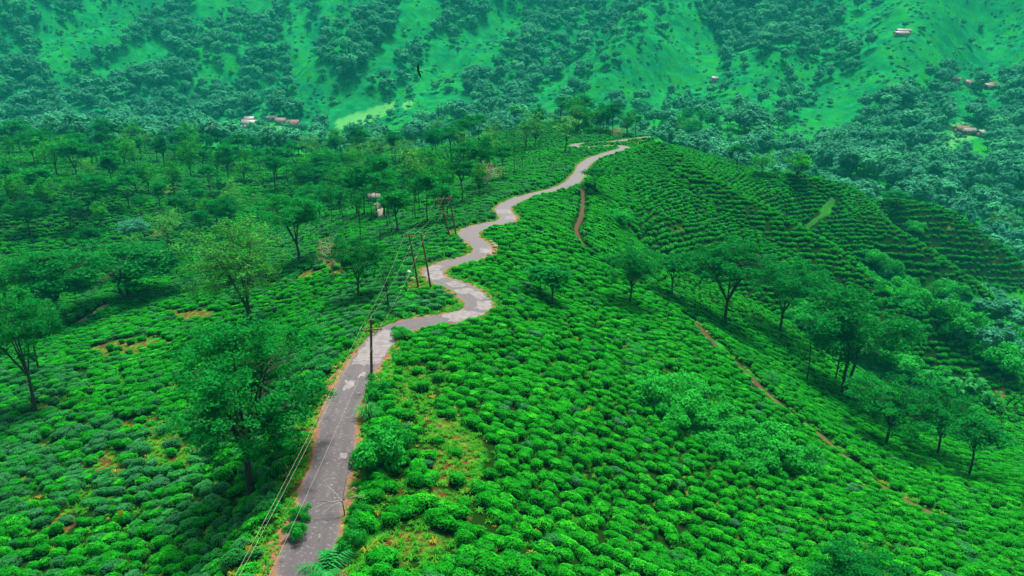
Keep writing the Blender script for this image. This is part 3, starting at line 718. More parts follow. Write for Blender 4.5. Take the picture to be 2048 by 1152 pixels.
# ------------------------------------------------------------------ masses nobody counts: instances on points
def scatter(name, protos, P, rot, scl, idx, tint, label, cat=None):
    lib = bpy.data.collections.new(name + '_sources')           # not linked to the scene
    for i, me in enumerate(protos):
        lib.objects.link(bpy.data.objects.new('%s_source_%02d' % (name, i), me))
    me = bpy.data.meshes.new(name); me.vertices.add(len(P)); me.vertices.foreach_set('co', np.asarray(P, np.float32).ravel())
    for nm, ty, arr, f_ in (('rot', 'FLOAT_VECTOR', rot, 'vector'), ('scl', 'FLOAT_VECTOR', scl, 'vector'), ('idx', 'INT', idx, 'value'), ('tint', 'FLOAT', tint, 'value')):
        a_ = me.attributes.new(nm, ty, 'POINT'); a_.data.foreach_set(f_, np.ascontiguousarray(arr, np.int32 if ty == 'INT' else np.float32).ravel())
    ng = bpy.data.node_groups.new(name, 'GeometryNodeTree')
    ng.interface.new_socket('Geometry', in_out='INPUT', socket_type='NodeSocketGeometry'); ng.interface.new_socket('Geometry', in_out='OUTPUT', socket_type='NodeSocketGeometry')
    gi = ng.nodes.new('NodeGroupInput'); go = ng.nodes.new('NodeGroupOutput')
    ci = ng.nodes.new('GeometryNodeCollectionInfo'); ci.inputs['Collection'].default_value = lib; ci.inputs['Separate Children'].default_value = True; ci.inputs['Reset Children'].default_value = True
    ip = ng.nodes.new('GeometryNodeInstanceOnPoints'); ip.inputs['Pick Instance'].default_value = True
    def na(nm, ty):
        n_ = ng.nodes.new('GeometryNodeInputNamedAttribute'); n_.data_type = ty; n_.inputs['Name'].default_value = nm
        return [o for o in n_.outputs if o.enabled][0]
    ng.links.new(gi.outputs[0], ip.inputs['Points']); ng.links.new(ci.outputs[0], ip.inputs['Instance'])
    ng.links.new(na('idx', 'INT'), ip.inputs['Instance Index']); ng.links.new(na('rot', 'FLOAT_VECTOR'), ip.inputs['Rotation']); ng.links.new(na('scl', 'FLOAT_VECTOR'), ip.inputs['Scale'])
    ng.links.new(ip.outputs[0], go.inputs[0])
    o = link(name, me, label=label, cat=cat, kind='stuff')
    md = o.modifiers.new('instances', 'NODES'); md.node_group = ng
    return o

def joined(proto):
    """trunk and crown as one mesh, for the masses"""
    c_, tr = proto['crown'], proto['trunk']
    def arr(me):
        v = np.empty(len(me.vertices) * 3, np.float32); me.vertices.foreach_get('co', v)
        f_ = np.empty(len(me.loops), np.int32); me.loops.foreach_get('vertex_index', f_)
        return v.reshape(-1, 3), f_.reshape(-1, 4)
    v1, f1 = arr(c_); v2, f2 = arr(tr)
    tn = np.empty(len(f1), np.float32); c_.attributes['tone'].data.foreach_get('value', tn)
    return new_mesh(c_.name + '_whole', np.vstack([v1, v2]), np.vstack([f1, f2 + len(v1)]), False, [c_.materials[0], tr.materials[0]], np.r_[tn, np.zeros(len(f2))], np.r_[np.zeros(len(f1)), np.ones(len(f2))])
# ------------------------------------------------------------------ where things stand
def visible(P, n_=50, lift=0.0):
    """which points of P are not hidden behind the land"""
    P = np.asarray(P, float); ok = np.ones(len(P), bool)
    for f_ in np.linspace(.05, .96, n_):
        x = P[:, 0] * f_; y = P[:, 1] * f_; z = CAMZ + (P[:, 2] + lift - CAMZ) * f_
        ok &= z > H(x, y) - .3
    return ok
def thin(P, order, mind):
    """keep points at least mind apart"""
    cell = {}; keep = []
    for i in order:
        x, y = P[i, 0], P[i, 1]; a, b = int(x // mind), int(y // mind); bad = False
        for da in (-1, 0, 1):
            for db in (-1, 0, 1):
                for j in cell.get((a + da, b + db), ()):
                    if (P[j, 0] - x) ** 2 + (P[j, 1] - y) ** 2 < mind * mind: bad = True; break
                if bad: break
            if bad: break
        if not bad:
            cell.setdefault((a, b), []).append(i); keep.append(i)
    return np.array(keep)
def grid_val(G, x, y):
    i = np.clip(np.searchsorted(GX, x) - 1, 0, len(GX) - 2); j = np.clip(np.searchsorted(GY, y) - 1, 0, len(GY) - 2)
    return G[j, i]
def height_to(p, vtop):
    k_ = (CY - vtop) / FPX
    return p[1] * (k_ * CP - SP) / (CP + k_ * SP) - (p[2] - CAMZ)

# ------------------------------------------------------------------ tea
SZY, SZX = np.gradient(ZZ, GY, GX)
SLOPE = np.hypot(SZX, SZY)
def frustum(x, y, z, m_=90, top=-200):
    u, v, d = project(np.stack([x, y, z], -1)); return (u > -m_) & (u < 2048 + m_) & (v < 1152 + 120) & (v > top) & (d > 8)
NO_TEA = [[(1290, 800), (1330, 735), (1400, 765), (1480, 830), (1560, 860), (1640, 930), (1600, 965), (1480, 940), (1380, 880), (1310, 840)],          # thicket on the slope
          [(1560, 600), (1650, 610), (1760, 690), (1840, 750), (1950, 790), (1960, 850), (1850, 790), (1750, 760), (1640, 690)],                             # gully below the near flank
          [(1215, 425), (1260, 415), (1275, 440), (1240, 455)],
          [(1700, 520), (1760, 540), (1860, 610), (1800, 610)], [(1870, 590), (1960, 600), (2100, 700), (2100, 800), (1990, 730), (1900, 690)]]
THIN_TEA = [[(770, 760), (800, 735), (880, 728), (915, 745), (890, 790), (865, 850), (800, 860)], [(850, 860), (960, 850), (960, 1010), (900, 1000), (850, 950)], [(720, 1080), (880, 1020), (920, 1100), (850, 1152), (700, 1152)], [(300, 850), (370, 840), (380, 930), (280, 940)]]
def tea_ok(P):
    x, y = P[:, 0], P[:, 1]; z = H(x, y); u, v, d = project(np.stack([x, y, z], -1))
    ok = frustum(x, y, z)
    rd, _ = dist_to(ROAD, x, y)
    ok &= rd > 2.75 + .9 * fnoise(x, y, 5, 61)
    for L, wdt in PATHS: ok &= dist_to(L, x, y)[0] > wdt * .5 + .85
    so_ = grid_val(soil, x, y); ok &= so_ < .48 + .9 * (RNG.random(len(P)) < .2)
    for poly in NO_TEA: ok &= ~inside(poly, u, v)
    r_ = RNG.random(len(P)); lim = np.full(len(P), .97)
    for k_, poly in enumerate(THIN_TEA): lim[inside(poly, u, v)] = .22 if k_ == 0 else .5
    lim[fnoise(x, y, 7, 63) < .22] = .6
    ok &= r_ < lim
    # tea ends beyond the ridge, on the wooded bottom of the left hollow and in the right valley
    ok &= y < np.where(x > 60, 292, np.where(x > -10, 335, 352))
    ok &= ~((x > 60) & (grid_val(ZZ, x, y) < -50))
    return ok
ang = math.radians(-6); ca, sa = math.cos(ang), math.sin(ang)
a_, b_ = np.meshgrid(np.arange(-260, 260, 1.08), np.arange(-260, 260, 1.20)); a_ = a_ + (np.arange(a_.shape[0])[:, None] % 2) * .8
a_ = a_ + RNG.normal(size=a_.shape) * .30; b_ = b_ + RNG.normal(size=b_.shape) * .10
x_ = a_ * ca - b_ * sa + 2.2 * (fnoise(a_, b_, 14, 65) - .5); y_ = a_ * sa + b_ * ca + 120 + 2.2 * (fnoise(a_, b_, 14, 66) - .5)
Pn_ = np.stack([x_.ravel(), y_.ravel()], 1)
def contour_zone(x, y): return ((x > 14 + .1 * y) & (y > 128)) | ((x < -45) & (y > 150)) | (y > 200)
sel = ~contour_zone(Pn_[:, 0], Pn_[:, 1]) & (Pn_[:, 1] > 14) & (Pn_[:, 1] < 330)
near_tea = Pn_[sel]; near_tea = near_tea[tea_ok(near_tea)]
gx, gy = np.meshgrid(np.arange(-260, 215, .55), np.arange(120, 356, .55))
gx = gx + RNG.uniform(-.27, .27, gx.shape); gy = gy + RNG.uniform(-.27, .27, gy.shape)
Pc_ = np.stack([gx.ravel(), gy.ravel()], 1); Pc_ = Pc_[contour_zone(Pc_[:, 0], Pc_[:, 1])]
hz = H(Pc_[:, 0], Pc_[:, 1]) + .12 * (fnoise(Pc_[:, 0], Pc_[:, 1], 18, 67) - .5); sl = np.maximum(grid_val(SLOPE, Pc_[:, 0], Pc_[:, 1]), .03)
dz = .53 * 2.0 ** np.round(np.log2(sl / .36)); ph = hz / dz; off = np.abs(ph - np.floor(ph) - .5) * dz / sl
Pc_ = Pc_[off < .25]; Pc_ = Pc_[tea_ok(Pc_)]
far_tea = Pc_[thin(Pc_, RNG.permutation(len(Pc_)), .92)]
TEA = np.vstack([near_tea, far_tea]); TZ = H(TEA[:, 0], TEA[:, 1])
nT = len(TEA)
TU, TV, TD = project(np.c_[TEA, TZ])
vis = visible(np.c_[TEA, TZ + .6])
left = TU < np.interp(TV, [v for _, v in ROAD_UV[:41]][::-1], [u for u, _ in ROAD_UV[:41]][::-1])
tint = np.where(RNG.random(nT) < np.where(left, .12 + .55 * sstep(.42, .62, fnoise(TEA[:, 0], TEA[:, 1], 16, 68)), .05), RNG.uniform(.45, 1, nT), RNG.uniform(0, .10, nT))
rotz = ang + RNG.normal(size=nT) * .22 + np.pi * RNG.integers(0, 2, nT)
sz = RNG.uniform(.72, 1.2, nT) * np.where(np.arange(nT) < len(near_tea), 1.0, .93) * (.86 + .28 * fnoise(TEA[:, 0], TEA[:, 1], 10, 69))
sx, sy = GX, GY
gxn = grid_val(SZX, TEA[:, 0], TEA[:, 1]); gyn = grid_val(SZY, TEA[:, 0], TEA[:, 1])
far_ = np.arange(nT) >= len(near_tea); rotz[far_] = np.arctan2(gxn, -gyn)[far_] + RNG.normal(size=far_.sum()) * .15
BUSH = [bush_mesh('tea_bush_mesh_%d' % k, 200 + k, m_tea, R=(.60, .66, .56, .64)[k], Hh=(.80, .76, .84, .72)[k], nleaf=700, leaf=.095, flat=(7, 8, 6, 9)[k]) for k in range(4)]
BUSHF = [bush_mesh('far_bush_mesh_%d' % k, 210 + k, m_tea, R=.72, Hh=(.95, .88)[k], nleaf=240, leaf=.17, flat=6.0) for k in range(2)]
cz_, sz_n = np.cos(rotz), np.sin(rotz); nn_ = unit(np.stack([-gxn * .85, -gyn * .85, np.ones(nT)], 1))
nlx = cz_ * nn_[:, 0] + sz_n * nn_[:, 1]; nly = -sz_n * nn_[:, 0] + cz_ * nn_[:, 1]
EUL = np.stack([-np.arcsin(nly), np.arctan2(nlx, nn_[:, 2]), rotz], 1)          # the plucked tops lie along the slope
idx = RNG.integers(0, 4, nT); idx[TD > 130] = 4 + RNG.integers(0, 2, (TD > 130).sum())
scl = np.stack([sz * RNG.uniform(.95, 1.6, nT), sz * RNG.uniform(.74, .96, nT), sz * RNG.uniform(.85, 1.2, nT)], 1)
inframe = (TU > 8) & (TU < 2040) & (TV > 0) & (TV < 1146) & vis
cand = np.nonzero(inframe)[0]; top300 = cand[np.argsort(TD[cand])[:300]]
single = np.zeros(nT, bool); single[top300] = True
bl = {(True, True): ('grey-green clipped tea bush among the lowest rows on the left slope', 'grey-green tea bushes low on the left slope'),
      (True, False): ('bright green clipped tea bush among the lowest rows on the left slope', 'green tea bushes low on the left slope'),
      (False, True): ('grey-green clipped tea bush among the lowest rows right of the road', 'grey-green tea bushes low on the right slope'),
      (False, False): ('bright green clipped tea bush among the lowest rows right of the road', 'green tea bushes low on the right slope')}
for i in top300:
    lb, gr = bl[(bool(left[i]), bool(tint[i] > .4))]
    rd_ = float(dist_to(ROAD, TEA[i:i + 1, 0], TEA[i:i + 1, 1])[0][0]); big_ = scl[i, 0] > 1.12
    side = 'left' if left[i] else 'right'
    near_ = 'at the road edge' if rd_ < 5 else 'near the road' if rd_ < 14 else 'mid slope' if rd_ < 30 else 'outer slope'
    row_ = 'bottom rows' if TV[i] > 1075 else 'second band of rows' if TV[i] > 1000 else 'third band of rows'
    lb = '%s %s tea bush, %s, %s, %s side' % ('wide' if big_ else 'small', 'grey-green' if tint[i] > .4 else 'bright green', row_, near_, side)
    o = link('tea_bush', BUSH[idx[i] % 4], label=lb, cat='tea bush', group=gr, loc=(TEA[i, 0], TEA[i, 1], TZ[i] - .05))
    o.rotation_euler = EUL[i]; o.scale = scl[i]; o['tint'] = float(tint[i])
# leaf litter where the bushes stand close, painted darker to deepen the gap shade
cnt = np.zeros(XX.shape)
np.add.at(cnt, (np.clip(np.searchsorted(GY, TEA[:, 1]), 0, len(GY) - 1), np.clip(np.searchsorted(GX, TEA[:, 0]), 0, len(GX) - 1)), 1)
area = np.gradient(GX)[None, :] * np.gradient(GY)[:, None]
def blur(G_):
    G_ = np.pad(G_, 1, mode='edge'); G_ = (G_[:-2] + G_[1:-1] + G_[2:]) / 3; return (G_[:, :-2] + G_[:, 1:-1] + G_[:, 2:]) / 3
litter_shade = sstep(.12, .30, blur(blur(cnt)) / blur(blur(area)))
at_ = gm.attributes.new('litter_shade', 'FLOAT', 'POINT'); at_.data.foreach_set('value', litter_shade.ravel().astype(np.float32))
rest = ~single & (vis | (TD < 140))
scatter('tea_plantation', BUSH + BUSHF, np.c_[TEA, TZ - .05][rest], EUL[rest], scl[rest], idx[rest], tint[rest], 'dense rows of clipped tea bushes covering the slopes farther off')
print('TEA', nT, int(rest.sum()))

# ------------------------------------------------------------------ grass and weeds
def road_band(n_, lo, hi, power=1.0):
    i = RNG.integers(0, len(ROAD), n_); s_ = RNG.choice([-1, 1], n_); o = lo + (hi - lo) * RNG.random(n_) ** power
    return ROAD[i] + RN[i] * (s_ * o)[:, None] + RNG.normal(size=(n_, 2)) * .3
gp = road_band(9000, 1.95, 5.0, 1.4)
gq = np.stack([RNG.uniform(-60, 70, 70000), RNG.uniform(22, 110, 70000)], 1)
uq, vq, dq = project(np.c_[gq, H(gq[:, 0], gq[:, 1])])
th_ = np.zeros(len(gq), bool)
for poly in THIN_TEA: th_ |= inside(poly, uq, vq)
gq = gq[th_ | (fnoise(gq[:, 0], gq[:, 1], 7, 63) < .33) | (RNG.random(len(gq)) < .2)]
GP = np.vstack([gp, gq]); gz = H(GP[:, 0], GP[:, 1]); gd = dist_to(ROAD, GP[:, 0], GP[:, 1])[0]
ok = frustum(GP[:, 0], GP[:, 1], gz, 40, 250) & (gd > 1.9)
for L, wdt in PATHS: ok &= dist_to(L, GP[:, 0], GP[:, 1])[0] > wdt * .5 + .1
GP = GP[ok]; gz = gz[ok]; k_ = len(GP)
s_ = RNG.uniform(.7, 1.7, k_)
scatter('grass', [p['crown'] for p in TUFT], np.c_[GP, gz], np.stack([np.zeros(k_), np.zeros(k_), RNG.random(k_) * 6.28], 1), np.stack([s_] * 3, 1), RNG.integers(0, 3, k_), np.where(RNG.random(k_) < .12, RNG.uniform(.3, 1, k_), 0), 'tufts of grass on the verges and between the bushes')
wp = np.vstack([road_band(1500, 2.5, 3.9)]); wz = H(wp[:, 0], wp[:, 1]); wd_ = dist_to(ROAD, wp[:, 0], wp[:, 1])[0]
uw, vw, dw = project(np.c_[wp, wz])
ok = frustum(wp[:, 0], wp[:, 1], wz, 40, 250) & (wd_ > 2.35) & (fnoise(wp[:, 0], wp[:, 1], 6, 71) > .46)
ok &= ~((uw > 480) & (uw < 640) & (vw > 1090))
wp = wp[ok]; wz = wz[ok]; k_ = len(wp); s_ = RNG.uniform(.6, 1.5, k_)
scatter('undergrowth', [p['crown'] for p in WEED], np.c_[wp, wz - .05], np.stack([np.zeros(k_), np.zeros(k_), RNG.random(k_) * 6.28], 1), np.stack([s_, s_, s_ * 1.1], 1), RNG.integers(0, 3, k_), np.zeros(k_), 'leafy bright green weeds lining the road')

nq = np.stack([RNG.uniform(0, 175, 40000), RNG.uniform(40, 250, 40000)], 1); nz_ = H(nq[:, 0], nq[:, 1]); un, vn, _ = project(np.c_[nq, nz_])
th_ = np.zeros(len(nq), bool)
for poly in NO_TEA: th_ |= inside(poly, un, vn)
th_ &= (RNG.random(len(nq)) < .5)
nq = nq[th_]; nz_ = nz_[th_]; k_ = len(nq); s_ = RNG.uniform(1.0, 2.6, k_)
scatter('gully_undergrowth', [p['crown'] for p in WEED], np.c_[nq, nz_ - .05], np.stack([np.zeros(k_), np.zeros(k_), RNG.random(k_) * 6.28], 1), np.stack([s_, s_, s_ * 1.0], 1), RNG.integers(0, 3, k_), np.zeros(k_), 'tangled green undergrowth in the gullies and thicket')
print('GULLY', k_)
# ------------------------------------------------------------------ trees one can name
def tree_at(u, v, vtop, wpx, proto, label, name='shade_tree', rz=None, group=None, cat='tree', z=None):
    p, d = px(u, v) if z is None else (on_z(u, v, z), None)
    if z is not None: p[2] = H(p[0], p[1])
    d = project(p)[2]
    h = height_to(p, vtop)
    return plant(proto, name, label, cat, p, float(np.clip(h, .4, 30)), wpx * float(d) / FPX, rz, group)
S = SPREAD
tree_at(503, 985, 652, 335, HERO, 'large dark spreading tree left of the road, biggest in the picture', rz=1.0)
tree_at(503, 655, 430, 180, PALE_T, 'tall pale-leaved tree with forked dark trunk on the left tea slope', rz=0.0)
tree_at(72, 822, 592, 170, S[3], 'leaning dark tree at the left edge, tallest trunk there', rz=.2)
tree_at(80, 745, 645, 80, THIN_T[0], 'slender sapling beside the leaning tree at the left edge')
tree_at(122, 657, 500, 175, S[4], 'dense dark tree over the pale track at far left')
tree_at(250, 606, 486, 250, S[2], 'broad multi-stemmed dark tree beside the left hollow')
tree_at(598, 532, 392, 150, S[1], 'umbrella-shaped dark tree behind the pale tall tree')
tree_at(667, 562, 470, 72, BROWN_T, 'nearly bare brownish tree on the left tea slope', 'bare_tree')
tree_at(387, 588, 540, 36, THIN_T[1], 'thin young tree standing alone below the pale tall tree')
tree_at(717, 602, 476, 112, S[0], 'feathery green tree just left of the front twin poles')
tree_at(776, 625, 520, 66, THIN_T[0], 'thin tree below the front twin poles')
tree_at(820, 352, 288, 40, ROUND_T, 'round dark ball-crowned tree above the road on the left', 'round_tree')
tree_at(1130, 308, 226, 62, MIDP, 'tall sparse pale tree left of the road bend at the ridge top')
tree_at(975, 388, 318, 66, BROWN_T, 'reddish-brown tree with yellowish top left of the upper road', 'bare_tree')
tree_at(958, 395, 325, 44, MIDB[0], 'yellow-green tree touching the reddish-brown tree')
tree_at(1235, 284, 252, 36, BROWN_T, 'bare pinkish tree at the farthest road bend', 'bare_tree')
tree_at(1258, 612, 492, 108, S[0], 'feathery tree alone on the right tea slope, nearest the road')
tree_at(1345, 600, 512, 84, MIDS[1], 'smaller feathery tree right of the lone slope tree')
tree_at(1450, 655, 486, 185, S[1], 'wide layered tree above the red footpath')
tree_at(1560, 672, 522, 140, S[3], 'forked dark tree between two wide trees on the right slope')
tree_at(1690, 796, 572, 215, S[2], 'largest dark tree on the right slope, forked trunk')
tree_at(1670, 765, 640, 66, THIN_T[1], 'thin trunked tree close behind the largest right-slope tree')
tree_at(1612, 766, 620, 58, THIN_T[0], 'slim tree left of the largest right-slope tree')
tree_at(1770, 898, 762, 175, S[0], 'spreading low tree right of the long footpath')
tree_at(1872, 914, 786, 130, S[3], 'leaning tree second from the right at the lower right')
tree_at(1934, 958, 838, 96, MIDS[3], 'small thin tree farthest right on the lower slope')
tree_at(1079, 596, 528, 66, MIDS[0], 'left tree of a close pair right of the road hairpin')
tree_at(1108, 616, 532, 66, MIDS[2], 'right tree of a close pair right of the road hairpin')
tree_at(1190, 386, 334, 62, MIDS[4], 'low spreading tree overhanging the upper road')
tree_at(1475, 332, 288, 40, MIDS[3], 'small tree on the skyline of the right spur')
tree_at(1524, 352, 304, 46, MIDB[1], 'bright green tree on the far edge of the right spur')
tree_at(1592, 366, 306, 62, MIDB[0], 'larger bright green tree at the end of the right spur')
tree_at(1998, 488, 420, 58, MIDP, 'pale grey-green tree standing above the far right valley')
tree_at(1790, 420, 382, 56, MIDS[4], 'dark spreading tree just beyond the farthest tea spur')
tree_at(1690, 1262, 1108, 190, S[1], 'dark treetop cut off by the bottom edge at right')
tree_at(489, 366, 322, 56, MIDB[0], 'vivid green round tree in the left wood')
tree_at(456, 392, 350, 40, MIDB[1], 'small vivid green tree in front of the vivid round one')
tree_at(275, 490, 436, 58, ROUND_T, 'dark rounded tree on the left tea terraces', 'round_tree')
tree_at(340, 492, 412, 66, MIDP, 'pale thin-leaved tree by the red earth on the left')
tree_at(62, 470, 396, 66, S[4], 'dark tree among terraced tea at the left edge')
tree_at(145, 465, 400, 60, MIDS[4], 'small forked tree among the left tea terraces')
tree_at(20, 396, 326, 62, MIDS[1], 'flat-topped tree at the top left of the tea terraces')
tree_at(85, 402, 335, 70, MIDS[2], 'deep green full tree above the left tea terraces')
tree_at(195, 418, 345, 90, S[2], 'broad dark tree above the left tea terraces')
tree_at(640, 440, 365, 84, S[3], 'layered tree behind the umbrella-shaped tree')
tree_at(795, 470, 375, 66, MIDS[0], 'tree with a long thin trunk left of the far twin poles')
tree_at(625, 335, 268, 54, MIDP, 'pale round-topped tall tree in the middle of the left wood')
EXPL = [(c.location.x, c.location.y) for c in COL.objects if c.type == 'EMPTY']

# the wood on the left slope and the trees of the ridge top
WOODS = [([(0, 285), (250, 270), (420, 285), (640, 262), (900, 232), (1080, 225), (1090, 262), (1100, 300), (1000, 345), (940, 400), (830, 430), (740, 440), (640, 415), (560, 400), (400, 400), (250, 400), (120, 365), (0, 340)], 120, (9.5, 15.5), 4.8,
          'layered green shade tree in the wood on the left slope', 'trees in the wood left of the ridge'),
         ([(1090, 225), (1230, 205), (1400, 240), (1430, 285), (1400, 305), (1310, 275), (1150, 270)], 38, (9, 15), 4.2,
          'dark green tree of the grove on the ridge top', 'trees of the grove on the ridge top'),
         ([(640, 415), (940, 395), (1060, 330), (1110, 300), (1060, 350), (960, 410), (850, 470), (700, 500)], 26, (8, 12), 4.0,
          'slender tree along the lower edge of the left wood', 'slender trees edging the left wood'),
         ([(0, 400), (250, 400), (420, 400), (560, 440), (420, 500), (330, 520), (250, 470), (0, 470)], 20, (8, 13), 7.0,
          'shade tree scattered over the left tea terraces', 'trees scattered on the left tea terraces'),
         ([(0, 560), (130, 520), (330, 490), (420, 500), (330, 560), (190, 640), (100, 640), (0, 700)], 6, (9, 13), 6.0,
          'dark tree crowding the bottom of the left hollow', 'trees in the left hollow')]
taken = list(EXPL)
for poly, n_, hr, md_, lb, gr in WOODS:
    poly = np.array(poly, float); lo = poly.min(0); hi = poly.max(0); got = 0; tries = 0
    while got < n_ and tries < n_ * 30:
        tries += 1
        u, v = lo + (hi - lo) * RNG.random(2)
        if not inside(poly, np.array([u]), np.array([v]))[0]: continue
        p, d = px(u, v)
        if d > 440 or any((p[0] - a) ** 2 + (p[1] - b) ** 2 < md_ ** 2 for a, b in taken): continue
        if dist_to(ROAD, p[:1], p[1:2])[0][0] < 4.5: continue
        taken.append((p[0], p[1])); got += 1; r_ = RNG.random()
        if 'slender' in lb: pr = (THIN_T + [MIDS[3]])[int(r_ * 3)]
        else: pr = MIDS[int(RNG.integers(0, 5))] if r_ < .56 else MIDP if r_ < .72 else MIDB[int(RNG.integers(0, 2))] if r_ < .93 else S[int(RNG.integers(0, 5))]
        h = RNG.uniform(*hr)
        look = 'slender' if pr in THIN_T else 'pale sparse' if pr is MIDP else 'vivid' if pr in MIDB else 'broad dark' if pr in S else ('oval', 'flat-topped', 'full-crowned', 'layered', 'umbrella-shaped')[MIDS.index(pr)]
        size = 'short' if h < hr[0] + (hr[1] - hr[0]) * .4 else 'tall'
        if 'left slope' in lb: where = ('near the left edge' if u < 220 else 'above the left terraces' if u < 450 else 'below the village' if u < 700 else 'behind the far twin poles' if u < 930 else 'near the road')
        elif 'grove' in lb: where = 'left of the farthest bend' if u < 1235 else 'right of the farthest bend'
        elif 'slender' in lb: where = 'beside the far twin poles' if u < 930 else 'beside the upper road'
        elif 'terraces' in lb: where = 'left' if u < 200 else 'right'
        else: where = 'left' if u < 160 else 'right'
        row_ = 'back' if v < lo[1] + (hi[1] - lo[1]) * .35 else 'front' if v > lo[1] + (hi[1] - lo[1]) * .7 else 'middle'
        lbl = {'left slope': '%s %s tree in the %s of the left wood, %s' % (size, look, row_, where), 'grove': '%s %s tree of the ridge-top grove, %s, %s' % (size, look, row_, where), 'slender': '%s %s tree edging the left wood %s' % (size, look, where),
               'terraces': '%s %s tree on the %s half of the tea terraces, %s' % (size, look, where, row_), 'hollow': '%s %s tree in the %s part of the left hollow, %s' % (size, look, where, row_)}
        lb_ = next(v_ for k_, v_ in lbl.items() if k_ in lb)
        plant(pr, 'shade_tree', lb_, 'tree', p, h, pr['W'] * h / pr['H'] * RNG.uniform(.75, 1.1), None, gr)
print('MID TREES', len(taken))

# ------------------------------------------------------------------ forest of the facing mountainside and the right valley
OPEN = [[(83, 73), (174, 28), (208, 45), (257, 80), (195, 115), (150, 174), (125, 190), (52, 111)], [(243, 100), (288, 82), (326, 83), (347, 104), (347, 132), (270, 160), (174, 174), (139, 187)],
        [(174, 28), (250, 7), (312, -30), (295, 28), (278, 59), (257, 76)], [(382, 10), (430, -40), (540, -40), (490, 25), (420, 35), (415, 65), (382, 75)], [(150, 222), (208, 212), (215, 240), (194, 264), (152, 264)],
        [(560, 200), (680, 150), (690, 195), (610, 230)], [(560, 45), (610, 40), (640, 160), (590, 180)],
        [(1045, 45), (985, 45), (944, 70), (892, 100), (847, 146), (826, 174), (798, 194), (767, 208), (672, 236), (660, 262), (819, 262), (874, 255), (937, 215), (933, 160), (965, 139), (1006, 139), (1013, 90), (1055, 87)],
        [(1062, 208), (1100, 174), (1142, 132), (1194, 83), (1222, 76), (1222, 104), (1166, 149), (1131, 187), (1124, 222), (1090, 226)],
        [(829, -40), (885, -40), (881, 38), (854, 69), (819, 104), (777, 146), (749, 174), (725, 201), (700, 200), (780, 90)],
        [(1176, 208), (1235, 167), (1288, 115), (1340, 87), (1380, 69), (1380, 194), (1322, 187), (1270, 208)], [(1348, -40), (1393, -40), (1400, 35), (1435, 80), (1449, 115), (1438, 167), (1410, 194), (1362, 208), (1348, 174)],
        [(1480, 167), (1529, 115), (1553, 108), (1567, 128), (1553, 163), (1515, 222), (1452, 243), (1417, 243)],
        [(1588, 299), (1598, 222), (1626, 180), (1671, 156), (1723, 132), (1765, 104), (1758, 87), (1681, 90), (1667, 69), (1713, 31), (1758, 21), (1800, -40), (2200, -40), (2200, 125), (2008, 163), (1869, 153), (1786, 153), (1765, 194), (1713, 236), (1660, 299)],
        [(1876, 295), (1904, 236), (1938, 226), (1952, 257), (1940, 290), (1890, 305)], [(440, 270), (500, 238), (610, 240), (600, 275), (520, 288), (450, 285)], [(1905, 165), (2000, 165), (2000, 182), (1905, 182)]]
fx_, fy_ = np.meshgrid(np.arange(-640, 640, 6.4), np.arange(300, 860, 6.4))
fx_ = (fx_ + RNG.uniform(-3, 3, fx_.shape)).ravel(); fy_ = (fy_ + RNG.uniform(-3, 3, fy_.shape)).ravel(); fz_ = H(fx_, fy_)
fu, fv, fd = project(np.stack([fx_, fy_, fz_], 1))
dens = .34 + 2.6 * (fnoise(fx_ * .8 - fy_ * .42, (fx_ * .3 + fy_ * .3) * .5, 48, 75) - .48) - .10 * sstep(-.5, 1.2, grid_val(spur, fx_, fy_))
op = np.zeros(len(fx_), bool)
for poly in OPEN: op |= inside(poly, fu + 10 * (fnoise(fx_, fy_, 14, 76) - .5), fv + 8 * (fnoise(fx_, fy_, 14, 77) - .5))
dens = np.where(op, .035, np.clip(dens, .14, .9))
dens[(fu > 1400) & (fv > 300)] = .95
dens[(fu > 1660) & (fv > 195) & ~op] = .92
dens[(fv > 215) & (fu < 660) & ~op] = .7
dens[(fu > 405) & (fu < 625) & (fv > 238) & (fv < 350) & (fd > 345)] = .04
dens[(fu > 650) & (fu < 840) & (fv > 200) & (fv < 320) & (fd > 345)] = .05
dens[(fu > 1895) & (fu < 2005) & (fv > 158) & (fv < 235)] = .05
dens[(fu > 1880) & (fu < 1990) & (fv > 255) & (fv < 330)] = .08
zone = np.where(fx_ > 60, fy_ > 298, fy_ > 345) | ((fx_ > 150) & (fy_ > 285))
zone &= ~((fx_ > -60) & (fx_ < 120) & (fy_ < 400) & (fz_ > -14)); dens[(fx_ < 60) & (fy_ < 430)] = .28
ok = zone & (RNG.random(len(fx_)) < dens) & (fu > -90) & (fu < 2140) & (fv > -140)
FP = np.stack([fx_, fy_, fz_], 1)[ok]; FD = fd[ok]; FU = fu[ok]; FV = fv[ok]; FO = op[ok]
# wooded right-hand gullies near by
gl = np.stack([RNG.uniform(85, 175, 900), RNG.uniform(90, 262, 900)], 1); lz = H(gl[:, 0], gl[:, 1]); lu, lv, ld = project(np.c_[gl, lz])
okg = (inside([(1870, 590), (1960, 600), (2100, 700), (2150, 850), (1990, 740), (1900, 690)], lu, lv) | (lz < -48)) & (lu < 2150)
glP = np.c_[gl, lz][okg]; glP = glP[thin(glP, np.arange(len(glP)), 4.0)]
FP = np.vstack([FP, glP]); gu, gv, gd_ = project(glP); FD = np.r_[FD, gd_]; FU = np.r_[FU, gu]; FV = np.r_[FV, gv]; FO = np.r_[FO, np.zeros(len(glP), bool)]
fvis = visible(FP, 50, 10.0)
nF = len(FP); fidx = RNG.integers(0, 5, nF)
fs = (.40 + 1.0 * RNG.random(nF) ** 1.6) * np.where(FO, .6, 1) * np.where(FD < 262, .5, 1); fsc = np.stack([fs * RNG.uniform(.85, 1.2, nF), fs * RNG.uniform(.85, 1.2, nF), fs * RNG.uniform(.75, 1.1, nF)], 1)
